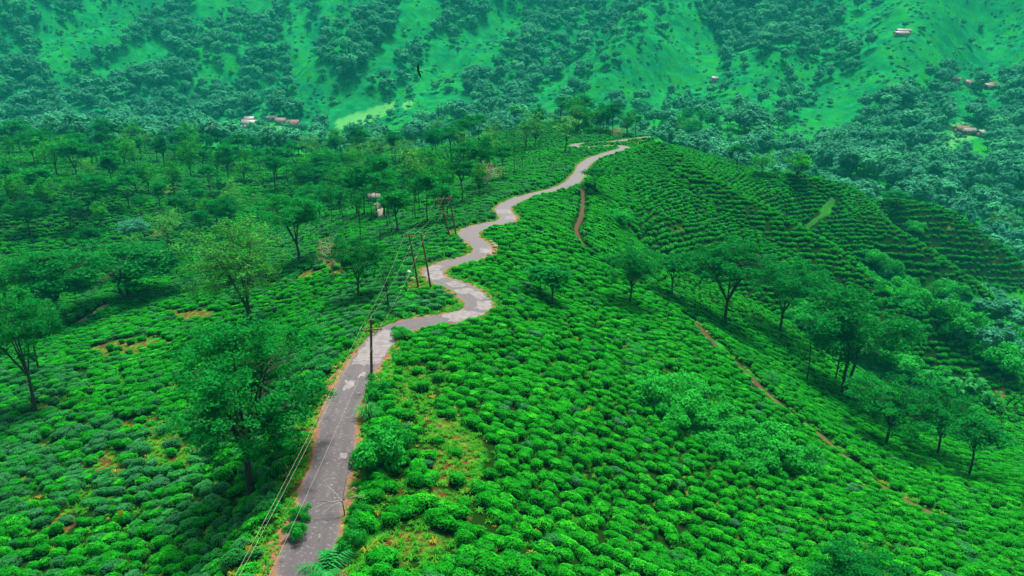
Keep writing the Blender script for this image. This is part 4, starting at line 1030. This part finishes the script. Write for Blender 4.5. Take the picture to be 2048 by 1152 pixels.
frz = RNG.random(nF) * 6.283; ftint = np.where(RNG.random(nF) < .32, RNG.uniform(.35, 1, nF), RNG.uniform(0, .2, nF))
cand = np.nonzero(fvis & (FU > 10) & (FU < 2038) & (FV > 15) & (FV < 1100))[0]
app = fs[cand] / FD[cand]
big = cand[np.argsort(-app)[:270]]
one = np.zeros(nF, bool); one[big] = True
def forest_label(u, v, d):
    if d < 262: return 'small dense tree in the gully at the right edge', 'trees in the right-edge gullies'
    if u > 1400: return 'dark rounded forest tree filling the valley behind the right spurs', 'forest trees of the right valley'
    if u < 700: return 'bluish-green forest tree at the foot of the left mountainside', 'forest trees below the left mountainside'
    return 'bluish-green forest tree on the middle of the facing mountainside', 'forest trees on the facing mountainside'
for i in big:
    lb, gr = forest_label(FU[i], FV[i], FD[i]); pr = FOREST[fidx[i]]
    look = ('round', 'wide', 'tall', 'flat-topped', 'narrow')[fidx[i]]; tn_ = 'pale green' if ftint[i] > .5 else 'dark green'
    u_, v_ = FU[i], FV[i]
    if FD[i] < 262: lb = '%s %s little tree in the right-edge gully, %s' % (tn_, look, 'upper end' if v_ < 640 else 'lower end')
    elif u_ > 1400:
        lb = '%s %s forest tree in the right valley, %s' % (tn_, look, ('behind the nearest spur' if v_ > 400 else 'beyond the far spur' if v_ > 330 else 'below the mountainside grass') + (', right edge' if u_ > 1850 else ', middle' if u_ > 1620 else ', ridge end'))
    else: gr = 'forest trees at the mountain foot'; lb = '%s %s forest tree at the mountain foot, %s' % (tn_, look, 'left edge' if u_ < 220 else 'left of the village' if u_ < 430 else 'around the village' if u_ < 640 else 'near the pale field' if u_ < 900 else 'behind the ridge top')
    e = plant(pr, 'forest_tree', lb, 'tree', FP[i], 1, None, frz[i], gr, ftint[i]); e.scale = fsc[i]
restf = ~one & fvis
FW = [joined(p) for p in FOREST]
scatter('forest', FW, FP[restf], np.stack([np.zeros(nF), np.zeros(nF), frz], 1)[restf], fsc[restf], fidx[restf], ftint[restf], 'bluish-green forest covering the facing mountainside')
# low scrub that roughens the open grass of the mountainside
sp = np.stack([RNG.uniform(-600, 600, 26000), RNG.uniform(440, 860, 26000)], 1); sz_ = H(sp[:, 0], sp[:, 1]); su, sv, sd_ = project(np.c_[sp, sz_])
ok = (su > -60) & (su < 2110) & (sv > -60) & visible(np.c_[sp, sz_ + 2]) & (fnoise(sp[:, 0], sp[:, 1], 30, 78) > .42)
sp = sp[ok]; sz_ = sz_[ok]; k_ = len(sp); s_ = .25 + .9 * RNG.random(k_) ** 2.5
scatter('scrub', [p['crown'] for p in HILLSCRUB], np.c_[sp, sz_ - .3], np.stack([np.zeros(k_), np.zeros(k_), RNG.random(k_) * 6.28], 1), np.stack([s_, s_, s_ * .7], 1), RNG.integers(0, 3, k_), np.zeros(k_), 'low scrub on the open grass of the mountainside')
print('FOREST', nF, int(restf.sum()), 'SCRUB', k_)
# ------------------------------------------------------------------ shrubs, ferns, bamboo, bananas
ORD = ('first', 'second', 'third', 'fourth', 'fifth', 'sixth', 'seventh', 'eighth', 'ninth', 'tenth', 'eleventh', 'twelfth', 'thirteenth', 'fourteenth', 'fifteenth', 'sixteenth', 'seventeenth', 'eighteenth')
def shrub_at(u, v, hpx, wpx, proto, name, label, cat='shrub', group=None):
    p, d = px(u, v); o = link(name, proto['crown'], label=label, cat=cat, group=group, loc=(p[0], p[1], p[2] - .08))
    sw = wpx * d / FPX / proto['W']; o.scale = (sw, sw, max(.3, hpx * d / FPX / .95 / proto['H'])); o.rotation_euler = (0, 0, random.random() * 6.28)
    return o
shrub_at(760, 945, 96, 115, SHRUB[0], 'shrub', 'big bright green shrub on the right verge below the single pole')
shrub_at(790, 905, 70, 70, SHRUB[1], 'shrub', 'smaller shrub grown into the back of the big verge shrub')
shrub_at(735, 838, 28, 58, BAMBOO, 'bamboo_grass', 'pale arching bamboo grass beside the road below the pole', 'bamboo')
shrub_at(752, 790, 40, 60, SHRUB[2], 'shrub', 'dark leafy shrub at the foot of the single pole')
shrub_at(800, 676, 26, 44, SHRUB[1], 'shrub', 'blue-green shrub at the bend beyond the single pole')
shrub_at(655, 1146, 50, 105, FERN, 'fern', 'large feathery fern at the bottom edge over the road', 'fern')
shrub_at(705, 1100, 60, 60, SHRUB[2], 'shrub', 'narrow leafy shrub on the right verge near the bottom')
shrub_at(720, 1040, 40, 46, SHRUB[0], 'shrub', 'small shrub behind the bare roadside branches')
shrub_at(590, 1080, 44, 46, SHRUB[1], 'shrub', 'bright weedy shrub on the left verge near the bottom')
shrub_at(604, 1040, 40, 36, SHRUB[2], 'shrub', 'light green shrub on the left verge above the bare earth')
shrub_at(1240, 448, 34, 66, SHRUB[0], 'shrub', 'light green shrub in the hollow beside the short footpath')
shrub_at(1095, 400, 14, 20, SHRUB[1], 'shrub', 'small shrub on the inner side of the upper road')
for i, (u, v, h, w_) in enumerate(sorted([(1312, 812, 66, 92), (1362, 838, 64, 100), (1398, 808, 50, 90), (1350, 858, 50, 80), (1415, 862, 58, 96), (1462, 880, 60, 92), (1500, 905, 66, 100), (1545, 920, 66, 100), (1588, 945, 60, 86), (1440, 905, 40, 80), (1520, 945, 44, 90), (1290, 790, 36, 60)])):
    shrub_at(u, v, h, w_, SHRUB[i % 3], 'shrub', '%s shrub from the left in the thicket on the right tea slope' % ORD[i], group='shrubs of the slope thicket')
shrub_at(1620, 946, 44, 66, BAMBOO, 'bamboo_grass', 'pale bamboo clump at the lower end of the slope thicket', 'bamboo')
shrub_at(1275, 715, 22, 36, BAMBOO, 'bamboo_grass', 'small grassy clump alone among tea right of the hairpin', 'bamboo')
shrub_at(1540, 770, 24, 40, BAMBOO, 'bamboo_grass', 'grey-green grassy clump above the slope thicket', 'bamboo')
for i, (u, v, h, w_) in enumerate(sorted([(1815, 752, 30, 44), (1870, 775, 34, 60), (1915, 790, 36, 60), (1945, 785, 34, 56), (1980, 812, 30, 50), (1982, 630, 30, 44), (1955, 655, 30, 44)])):
    shrub_at(u, v, h, w_, BANANA, 'banana_plant', '%s broad-leaved banana plant from the left in the right gully' % ORD[i], 'plant', 'banana plants in the right gully')
for i, (u, v, h, w_) in enumerate(sorted([(1640, 640, 40, 70), (1700, 690, 44, 80), (1745, 715, 46, 84), (1790, 740, 40, 80), (1850, 770, 40, 90), (1600, 650, 36, 60), (1770, 555, 44, 56), (1745, 530, 34, 50), (1800, 585, 40, 60), (1820, 605, 36, 60), (1720, 660, 40, 60), (1880, 640, 50, 70), (1925, 660, 50, 80), (1980, 690, 60, 90), (2030, 720, 60, 90), (1900, 600, 40, 60), (1830, 465, 24, 40), (2000, 740, 60, 90)])):
    shrub_at(u, v, h, w_, SHRUB[i % 3], 'shrub', '%s tangled shrub from the left along the gullies between right spurs' % ORD[i], group='shrubs along the right gullies')

# ------------------------------------------------------------------ power poles and lines
m_pole = plain_mat('rusty_pole', (.050, .012, .008), (.115, .030, .018), 3, .7, .3, .3, .01)
m_insul = plain_mat('insulator', (.20, .17, .15), (.34, .30, .27), 6, .35, .5, .1, .01)
m_wire = plain_mat('wire', (.12, .12, .095), (.18, .18, .14), 1, .5, .4, .0, .01)
def post_top(base, u, v):
    h = height_to(base, v); z = base[2] + h; d = base[1] * CP - (z - CAMZ) * SP
    return np.array([(u - CX) / FPX * d, base[1], z])
def insul(parent, p, org):
    mb = MB(); mb.tube([(0, 0, 0), (0, 0, .1), (0, 0, .14), (0, 0, .22), (0, 0, .26), (0, 0, .30)], [.025, .03, .085, .05, .08, .03], 8)
    return link('insulator', mb.mesh('insulator', m_insul, True), parent, loc=tuple(p - org))
def pole_thing(label, posts, arm_half, name, arm_drop=.3):
    base = posts[0][0]
    e = bpy.data.objects.new(name, None); COL.objects.link(e); e.location = base; e['label'] = label; e['category'] = 'power pole'; e['group'] = 'power poles along the road'
    tops = []
    for b_, t_ in posts:
        mb = MB(); mb.tube([b_ - base - (0, 0, .6), (b_ + t_) / 2 - base, t_ - base], [.15, .125, .10], 10); mb.box(*(t_ - base - (.10, .10, .02), t_ - base + (.10, .10, .03)))
        link('post', mb.mesh('post', m_pole, True), e); tops.append(t_)
    c_ = sum(tops) / len(tops) - (0, 0, arm_drop)
    ax = np.array([1, .15, 0]) if len(tops) == 1 else unit((tops[1] - tops[0])[None])[0]
    mb = MB(); q_ = c_ - base + np.array([0, -.14, 0]); mb.tube([q_ - ax * arm_half, q_, q_ + ax * arm_half], .075, 4); link('crossarm', mb.mesh('crossarm', m_pole), e)
    if len(tops) == 1:
        for s_ in (-1, 1):
            mb = MB(); mb.tube([q_ + (0, 0, -.75), q_ + ax * s_ * arm_half * .4 + (0, 0, -.37), q_ + ax * s_ * arm_half * .8], .028, 5); link('brace', mb.mesh('brace', m_pole), e)
        pins = [c_ - ax * arm_half * .93 + (0, -.14, .07), tops[0] + (0, 0, .02), c_ + ax * arm_half * .93 + (0, -.14, .07)]
    else:
        pins = [c_ - ax * arm_half * .95 + (0, -.14, .07), c_ + (0, -.14, .07), c_ + ax * arm_half * .95 + (0, -.14, .07)]
        mb = MB(); a_, b_ = posts[0][0] * .45 + posts[0][1] * .55 - base, posts[1][0] * .45 + posts[1][1] * .55 - base
        mb.tube([a_, (a_ + b_) / 2, b_], .04, 5); link('tie_bar', mb.mesh('tie_bar', m_pole), e)
    for p in pins: insul(e, p, base)
    return [p + (0, 0, .27) for p in pins]
b1 = px(743, 777)[0]; b2, b3 = px(838, 577)[0], px(862, 579)[0]; b3[1] = b2[1]; b3[2] = float(H(b3[0], b3[1])); b4, b5 = px(901, 471)[0], px(914, 468)[0]; b5[1] = b4[1]; b5[2] = float(H(b5[0], b5[1]))
pinA = pole_thing('single dark rusty power pole on the right verge of the road', [(b1, post_top(b1, 742, 640))], .95, 'power_pole', .9)
pinB = pole_thing('front pair of tied power poles with crossarm beside the hairpin', [(b2, post_top(b2, 818, 468)), (b3, post_top(b3, 842, 466))], 1.55, 'power_pole')
pinC = pole_thing('farther pair of tied power poles with crossarm above the bends', [(b4, post_top(b4, 878, 396)), (b5, post_top(b5, 898, 392))], 1.5, 'power_pole')
ends = [at_d(463 - (463 - 240) * 1.0, 1150 + 425, 21.5), at_d(463 - 215, 1150 + 425, 21.5), at_d(525 - 190, 1150 + 425, 21.5)]
for k, (pa, pb, pc, e0, nm) in enumerate(zip(pinA, pinB, pinC, ends, ('left', 'middle', 'right'))):
    mb = MB()
    for p, q_, sag in ((e0, pa, .5), (pa, pb, .8), (pb, pc, .9)):
        t_ = np.linspace(0, 1, 24)[:, None]; L = p * (1 - t_) + q_ * t_; L[:, 2] -= (sag * 4 * t_ * (1 - t_))[:, 0]; mb.tube(L, .0095, 4)
    link('power_line', mb.mesh('power_line', m_wire, True), label=nm + ' one of three pale power lines strung along the road', cat='power line', group='power lines along the road')

# ------------------------------------------------------------------ bare roadside branches, stones, traps
e = bpy.data.objects.new('bare_sapling', None); COL.objects.link(e); b0 = px(690, 1032)[0]; e.location = b0
e['label'] = 'leafless pale branching sapling leaning over the road edge'; e['category'] = 'sapling'
mb = MB(); mb.tube([(0, 0, -.3), (-.05, .05, .5), (-.08, 0, 1.1)], [.05, .04, .03], 7); link('trunk', mb.mesh('trunk', m_bark, True), e)
rg = np.random.default_rng(5)
for (dx, dy, dz) in [(-1.9, -.3, .95), (-1.1, -.5, .75), (-1.2, .5, 2.1), (.2, .4, 2.7), (.75, .2, 2.2), (1.45, .1, 1.55), (-.5, -.6, 1.9)]:
    mb = MB(); p0 = np.array([-.07, 0, 1.0 + rg.random() * .25]); p2 = np.array([dx, dy, dz]) ; md = (p0 + p2) / 2 + np.array([0, 0, .28])
    ln = bez(p0, md, p2, 8); mb.tube(ln, np.linspace(.034, .014, 8), 5)
    for j in (3, 4, 5, 6):
        d_ = (p2 - p0) * rg.uniform(.2, .35) + rg.normal(size=3) * .22; mb.tube([ln[j], ln[j] + d_ * .5 + (0, 0, .05), ln[j] + d_], [.017, .013, .009], 4)
    link('limb', mb.mesh('limb', m_bark_pale, True), e)
m_stone = plain_mat('stone', (0.11, 0.085, 0.05), (0.21, 0.17, 0.1), 3, .9, .15, .6, .03)
m_white = plain_mat('white_stone', (0.31, 0.31, 0.3), (0.39, 0.39, 0.38), 3, .8, .2, .4, .03)
def rock(name, p, r_, m, label, group=None, seed=0):
    V, F = dome(r_, r_ * 1.0, None, 10, 4, .3, 2.0, seed)
    o = link(name, new_mesh(name, V, F, False, [m]), label=label, cat='stone', group=group, loc=tuple(p)); o.rotation_euler = (0, 0, seed * 1.3); return o
for k, (u, v) in enumerate([(990, 483), (995, 489), (997, 495), (997, 501), (994, 507), (990, 512), (985, 517), (979, 520)]):
    s0 = road_s(u - 20, v); i = int(s0 / .8); p2 = ROAD[i]; pp = px(u, v)[0][:2]; dv = unit((pp - p2)[None])[0]; pp = p2 + dv * (HALF[i] + .75)
    rock('guard_stone', (pp[0], pp[1], float(H(pp[0], pp[1])) - .05), .42 + .1 * (k % 3), m_stone, '%s ochre stone, counted from the far end, guarding the outer bend' % ORD[k], 'stones guarding the bend', k)
rock('white_stone', px(817, 547)[0], .5, m_white, 'white stone on bare earth behind the front twin poles', None, 21)
for k, (u, v) in enumerate([(806, 556), (826, 560), (812, 566), (832, 552), (848, 556)]): rock('rubble_stone', px(u, v)[0], .38 + .07 * (k % 3), m_stone, '%s brown stone on the earth bank behind the front twin poles' % ORD[k], 'stones on the earth bank', 30 + k)
m_yellow = plain_mat('yellow_sheet', (.62, .42, .005), (.78, .55, .01), 8, .5, .3, .1, .01)
m_stake = plain_mat('stake', (.16, .11, .06), (.26, .19, .11), 6, .9, .1, .3, .01)
for (u, v, lb, s_) in [(246, 1048, 'yellow insect trap sheet on a stake among the lower left bushes', 1.0), (502, 1126, 'yellow insect trap sheet on a stake by the bare earth at the bottom', 1.0), (186, 786, 'yellow insect trap sheet on a stake on the far left slope', .8), (357, 642, 'small yellow insect trap sheet below the pale tall tree', .8)]:
    p, d = px(u, v); e = bpy.data.objects.new('insect_trap', None); COL.objects.link(e); e.location = p; e.rotation_euler = (0, 0, .35); e.scale = (s_,) * 3; e['label'] = lb; e['category'] = 'insect trap'; e['group'] = 'yellow insect traps in the tea'
    mb = MB(); mb.tube([(0, 0, -.2), (0, 0, .6), (0, 0, 1.35)], .022, 6); link('stake', mb.mesh('stake', m_stake), e)
    t_ = np.linspace(-.19, .19, 6); V = []; F = []
    for i in range(6):
        for j, z in enumerate(np.linspace(.86, 1.38, 5)): V.append((t_[i], -.04 - .05 * math.cos(t_[i] * 7) + .02 * math.sin(z * 9), z))
    V = np.array(V); nb_ = len(V); V = np.vstack([V, V + (0, .012, 0)])
    for i in range(5):
        for j in range(4): a_ = i * 5 + j; F += [(a_, a_ + 5, a_ + 6, a_ + 1), (nb_ + a_, nb_ + a_ + 1, nb_ + a_ + 6, nb_ + a_ + 5)]
    link('sheet', new_mesh('sheet', V, np.array(F), True, [m_yellow]), e)

# ------------------------------------------------------------------ bird in flight
m_bird = plain_mat('dark_plumage', (.010, .006, .006), (.035, .016, .014), 9, .8, .15, .2, .01)
m_birdb = plain_mat('buff_plumage', (.22, .15, .10), (.34, .25, .18), 9, .8, .15, .2, .01)
sec = [(.26, .004, 0), (.22, .022, .0), (.17, .034, .006), (.12, .030, .003), (.06, .050, 0), (-.02, .060, -.004), (-.10, .046, 0), (-.17, .022, .004), (-.22, .012, .006)]
mbb = MB(); mbb.tube([(x, 0, z) for x, r_, z in sec], [r_ for x, r_, z in sec], 10)
V = list(mbb.V[0]); F = [tuple(f) for f in mbb.F[0]]
def fin(rows):
    k_ = len(V)
    for (le, te) in rows:
        for zz in (.006, -.006): V.append(np.array(le) + (0, 0, zz)); V.append(np.array(te) + (0, 0, zz))
    for i in range(len(rows) - 1):
        a_ = k_ + 4 * i; b_ = a_ + 4
        F.extend([(a_, b_, b_ + 1, a_ + 1), (a_ + 2, a_ + 3, b_ + 3, b_ + 2), (a_, a_ + 2, b_ + 2, b_), (a_ + 1, b_ + 1, b_ + 3, a_ + 3)])
for s_ in (-1, 1):
    fin([((.11, s_ * .02, .01), (-.06, s_ * .02, 0)), ((.15, s_ * .16, .06), (-.07, s_ * .16, .05)), ((.13, s_ * .30, .08), (-.07, s_ * .31, .07)), ((.05, s_ * .44, .07), (-.08, s_ * .44, .065)), ((-.04, s_ * .55, .05), (-.08, s_ * .54, .05))])
fin([((-.17, -.015, .004), (-.17, .015, .004)), ((-.28, -.045, .0), (-.28, .045, .0)), ((-.36, -.065, -.004), (-.36, .065, -.004))])
bird = link('bird', new_mesh('bird', np.array(V), np.array(F), True, [m_bird]), label='dark bird in flight banking in front of the facing mountainside', cat='bird', loc=tuple(at_d(837, 142, 50)))
bird.rotation_euler = (math.radians(62), math.radians(-12), math.radians(150)); bird.scale = (1.05,) * 3

# ------------------------------------------------------------------ houses
m_wallw = plain_mat('whitewash', (0.112, 0.105, 0.0945), (0.168, 0.154, 0.14), 1.2, .9, .1, .2, .02)
m_wallp = plain_mat('pinkish_wall', (0.105, 0.063, 0.049), (0.147, 0.098, 0.077), 1.2, .9, .1, .2, .02)
m_roofr = plain_mat('rusted_roof', (0.091, 0.035, 0.0245), (0.147, 0.063, 0.0455), .8, .7, .3, .3, .02)
m_roofw = plain_mat('tin_roof', (0.119, 0.1155, 0.1155), (0.189, 0.182, 0.182), .8, .5, .4, .3, .02)
m_roofg = plain_mat('grey_roof', (0.105, 0.0945, 0.091), (0.168, 0.154, 0.147), .8, .7, .3, .3, .02)
m_dark = plain_mat('window_glass', (.02, .025, .03), (.05, .055, .06), 2, .2, .5, .0, .01)
m_door = plain_mat('wood_door', (.09, .06, .04), (.16, .11, .07), 3, .8, .2, .2, .01)
def house(u, v, Lx, Ly, hw, rz, wall, roof, label, group):
    p, d = px(u, v, 330 if v < 300 else 0); e = bpy.data.objects.new('house', None); COL.objects.link(e); z0 = float(min(H(p[0] + a, p[1] + b) for a in (-Lx / 2, Lx / 2) for b in (-Ly / 2, Ly / 2)))
    zt = max(p[2], z0 + .2); e.location = (p[0], p[1], zt); e.rotation_euler = (0, 0, rz); e['label'] = label; e['category'] = 'house'; e['group'] = group
    mb = MB(); mb.box((-Lx / 2, -Ly / 2, z0 - zt - 1), (Lx / 2, Ly / 2, hw))
    for sx_ in (-1, 1):                                                  # gables
        x = sx_ * Lx / 2; mb.add([(x, -Ly / 2, hw), (x, Ly / 2, hw), (x, 0, hw + Ly * .30), (x - sx_ * .2, 0, hw)], [(0, 1, 2, 2)] and [(0, 1, 2, 3)])
    link('wall', mb.mesh('wall', wall), e)
    mb = MB(); o_ = .55; rh = Ly * .34
    for s_ in (-1, 1):
        y1 = s_ * (Ly / 2 + o_); z1 = hw - o_ * .55 * .6
        mb.add([(-Lx / 2 - o_, 0, hw + rh), (Lx / 2 + o_, 0, hw + rh), (Lx / 2 + o_, y1, z1), (-Lx / 2 - o_, y1, z1), (-Lx / 2 - o_, 0, hw + rh - .15), (Lx / 2 + o_, 0, hw + rh - .15), (Lx / 2 + o_, y1, z1 - .15), (-Lx / 2 - o_, y1, z1 - .15)],
               [(0, 1, 2, 3), (4, 7, 6, 5), (3, 2, 6, 7), (0, 3, 7, 4), (1, 5, 6, 2)])
    rf = link('roof', mb.mesh('roof', roof), e); mb = MB(); mb.tube([(-Lx / 2 - o_, 0, hw + rh + .05), (0, 0, hw + rh + .05), (Lx / 2 + o_, 0, hw + rh + .05)], .12, 6); link('ridge_cap', mb.mesh('ridge_cap', roof), rf)
    mb = MB(); mb.box((-.5, -Ly / 2 - .06, 0), (.5, -Ly / 2 + .02, 2.0)); link('door', mb.mesh('door', m_door), e)
    for x in ((-Lx * .32, Lx * .32) if Lx < 9 else (-Lx * .38, -Lx * .2, Lx * .2, Lx * .38)):
        mb = MB(); mb.box((x - .6, -Ly / 2 - .05, .95), (x + .6, -Ly / 2 + .02, 2.0)); wn = link('window', mb.mesh('window', m_dark), e)
        mb = MB(); mb.box((x - .7, -Ly / 2 - .14, .82), (x + .7, -Ly / 2 + .01, .93)); link('sill', mb.mesh('sill', wall), wn)
V_ = 'houses of the valley village'; R_ = 'houses of the row on the right mountainside'
for a in [(425, 258, 9, 5, 2.8, .2, m_wallw, m_roofg, 'grey-roofed house at the left end of the valley village', V_), (436, 262, 6, 4.5, 2.6, -.1, m_wallp, m_roofw, 'pale-roofed house beside the left-end village house', V_),
          (500, 244, 7, 5, 2.8, .1, m_wallp, m_roofw, 'topmost pale house above the village centre', V_), (490, 248, 5, 4, 2.5, .6, m_wallw, m_roofr, 'small red-roofed hut left of the topmost village house', V_),
          (500, 253, 11, 6, 3.2, .15, m_wallw, m_roofw, 'longest white-roofed house in the village centre', V_), (512, 252, 9, 5, 3, -.2, m_wallp, m_roofg, 'grey-roofed house right of the longest village house', V_), (480, 262, 9, 5, 2.8, .3, m_wallw, m_roofw, 'pale house on the lower left of the village green', V_),
          (484, 271, 8, 5, 2.6, .1, m_wallp, m_roofr, 'red-roofed house below the village green', V_), (534, 275, 9, 5.5, 2.8, .35, m_wallp, m_roofr, 'red-roofed house lowest at the foot of the village lane', V_), (563, 248, 8, 5, 3.2, -.1, m_wallw, m_roofg, 'grey house on the right of the village', V_),
          (586, 254, 9, 6, 3.6, .1, m_wallw, m_roofr, 'red-roofed house at the right end of the village', V_), (546, 241, 8, 4, 2.5, .0, m_wallw, m_roofw, 'white-roofed shed behind the village', V_),
          (1938, 171, 8, 5, 2.8, .1, m_wallw, m_roofg, 'grey house at the left end of the mountainside row', R_), (1950, 174, 10, 5, 3, -.1, m_wallp, m_roofw, 'long pale-roofed house second in the mountainside row', R_), (1963, 175, 9, 5, 3, .1, m_wallw, m_roofr, 'red-roofed house in the middle of the mountainside row', R_),
          (1974, 178, 8, 5, 3, 0, m_wallp, m_roofw, 'pinkish house fourth in the mountainside row', R_), (1984, 176, 8, 5, 3.2, .2, m_wallw, m_roofr, 'red-roofed house at the right end of the mountainside row', R_), (1909, 164, 7, 4, 2.5, 0, m_wallw, m_roofw, 'lone white shed left of the mountainside row', R_),
          (1922, 265, 9, 5, 3, .1, m_wallp, m_roofr, 'brown-roofed house in the small right clearing', 'houses of the right clearing'), (1935, 268, 8, 5, 2.6, -.2, m_wallp, m_roofg, 'grey-brown house beside the brown-roofed clearing house', 'houses of the right clearing'), (1966, 272, 9, 5, 2.6, .3, m_wallw, m_roofw, 'pale shed right of the small clearing', 'houses of the right clearing'),
          (1802, 72, 12, 4, 2.5, .1, m_wallw, m_roofw, 'lower of two long white sheds high on the mountainside', 'white sheds high on the mountainside'), (1806, 67, 12, 4, 2.5, .1, m_wallw, m_roofw, 'upper of two long white sheds high on the mountainside', 'white sheds high on the mountainside'),
          (41, 141, 5, 4, 2.5, .2, m_wallw, m_roofw, 'tiny white hut on the left mountainside', 'single huts'), (1428, 162, 5, 4, 2.4, .2, m_wallw, m_roofw, 'tiny white hut in the grass of the middle mountainside', 'single huts'), (749, 402, 3.2, 2.6, 1.8, .3, m_wallw, m_roofg, 'little white hut at the head of the pale track', 'single huts')]:
    house(*a)

# ------------------------------------------------------------------ air
m_haze = bpy.data.materials.new('pale_haze'); m_haze.use_nodes = True; t = m_haze.node_tree; t.nodes.clear(); out = t.nodes.new('ShaderNodeOutputMaterial')
pv = t.nodes.new('ShaderNodeVolumePrincipled'); pv.inputs['Color'].default_value = (.03, .75, .66, 1); pv.inputs['Density'].default_value = .00015; pv.inputs['Anisotropy'].default_value = .0
t.links.new(pv.outputs[0], out.inputs['Volume'])
mb = MB(); zlo = float(ZZ.min()) - 2; zhi = float(ZZ.max()) + 30
mb.box((-800, -80, zlo), (800, 1220, zhi)); link('haze', mb.mesh('haze', m_haze), label='thin bluish haze filling the valley air', kind='stuff')
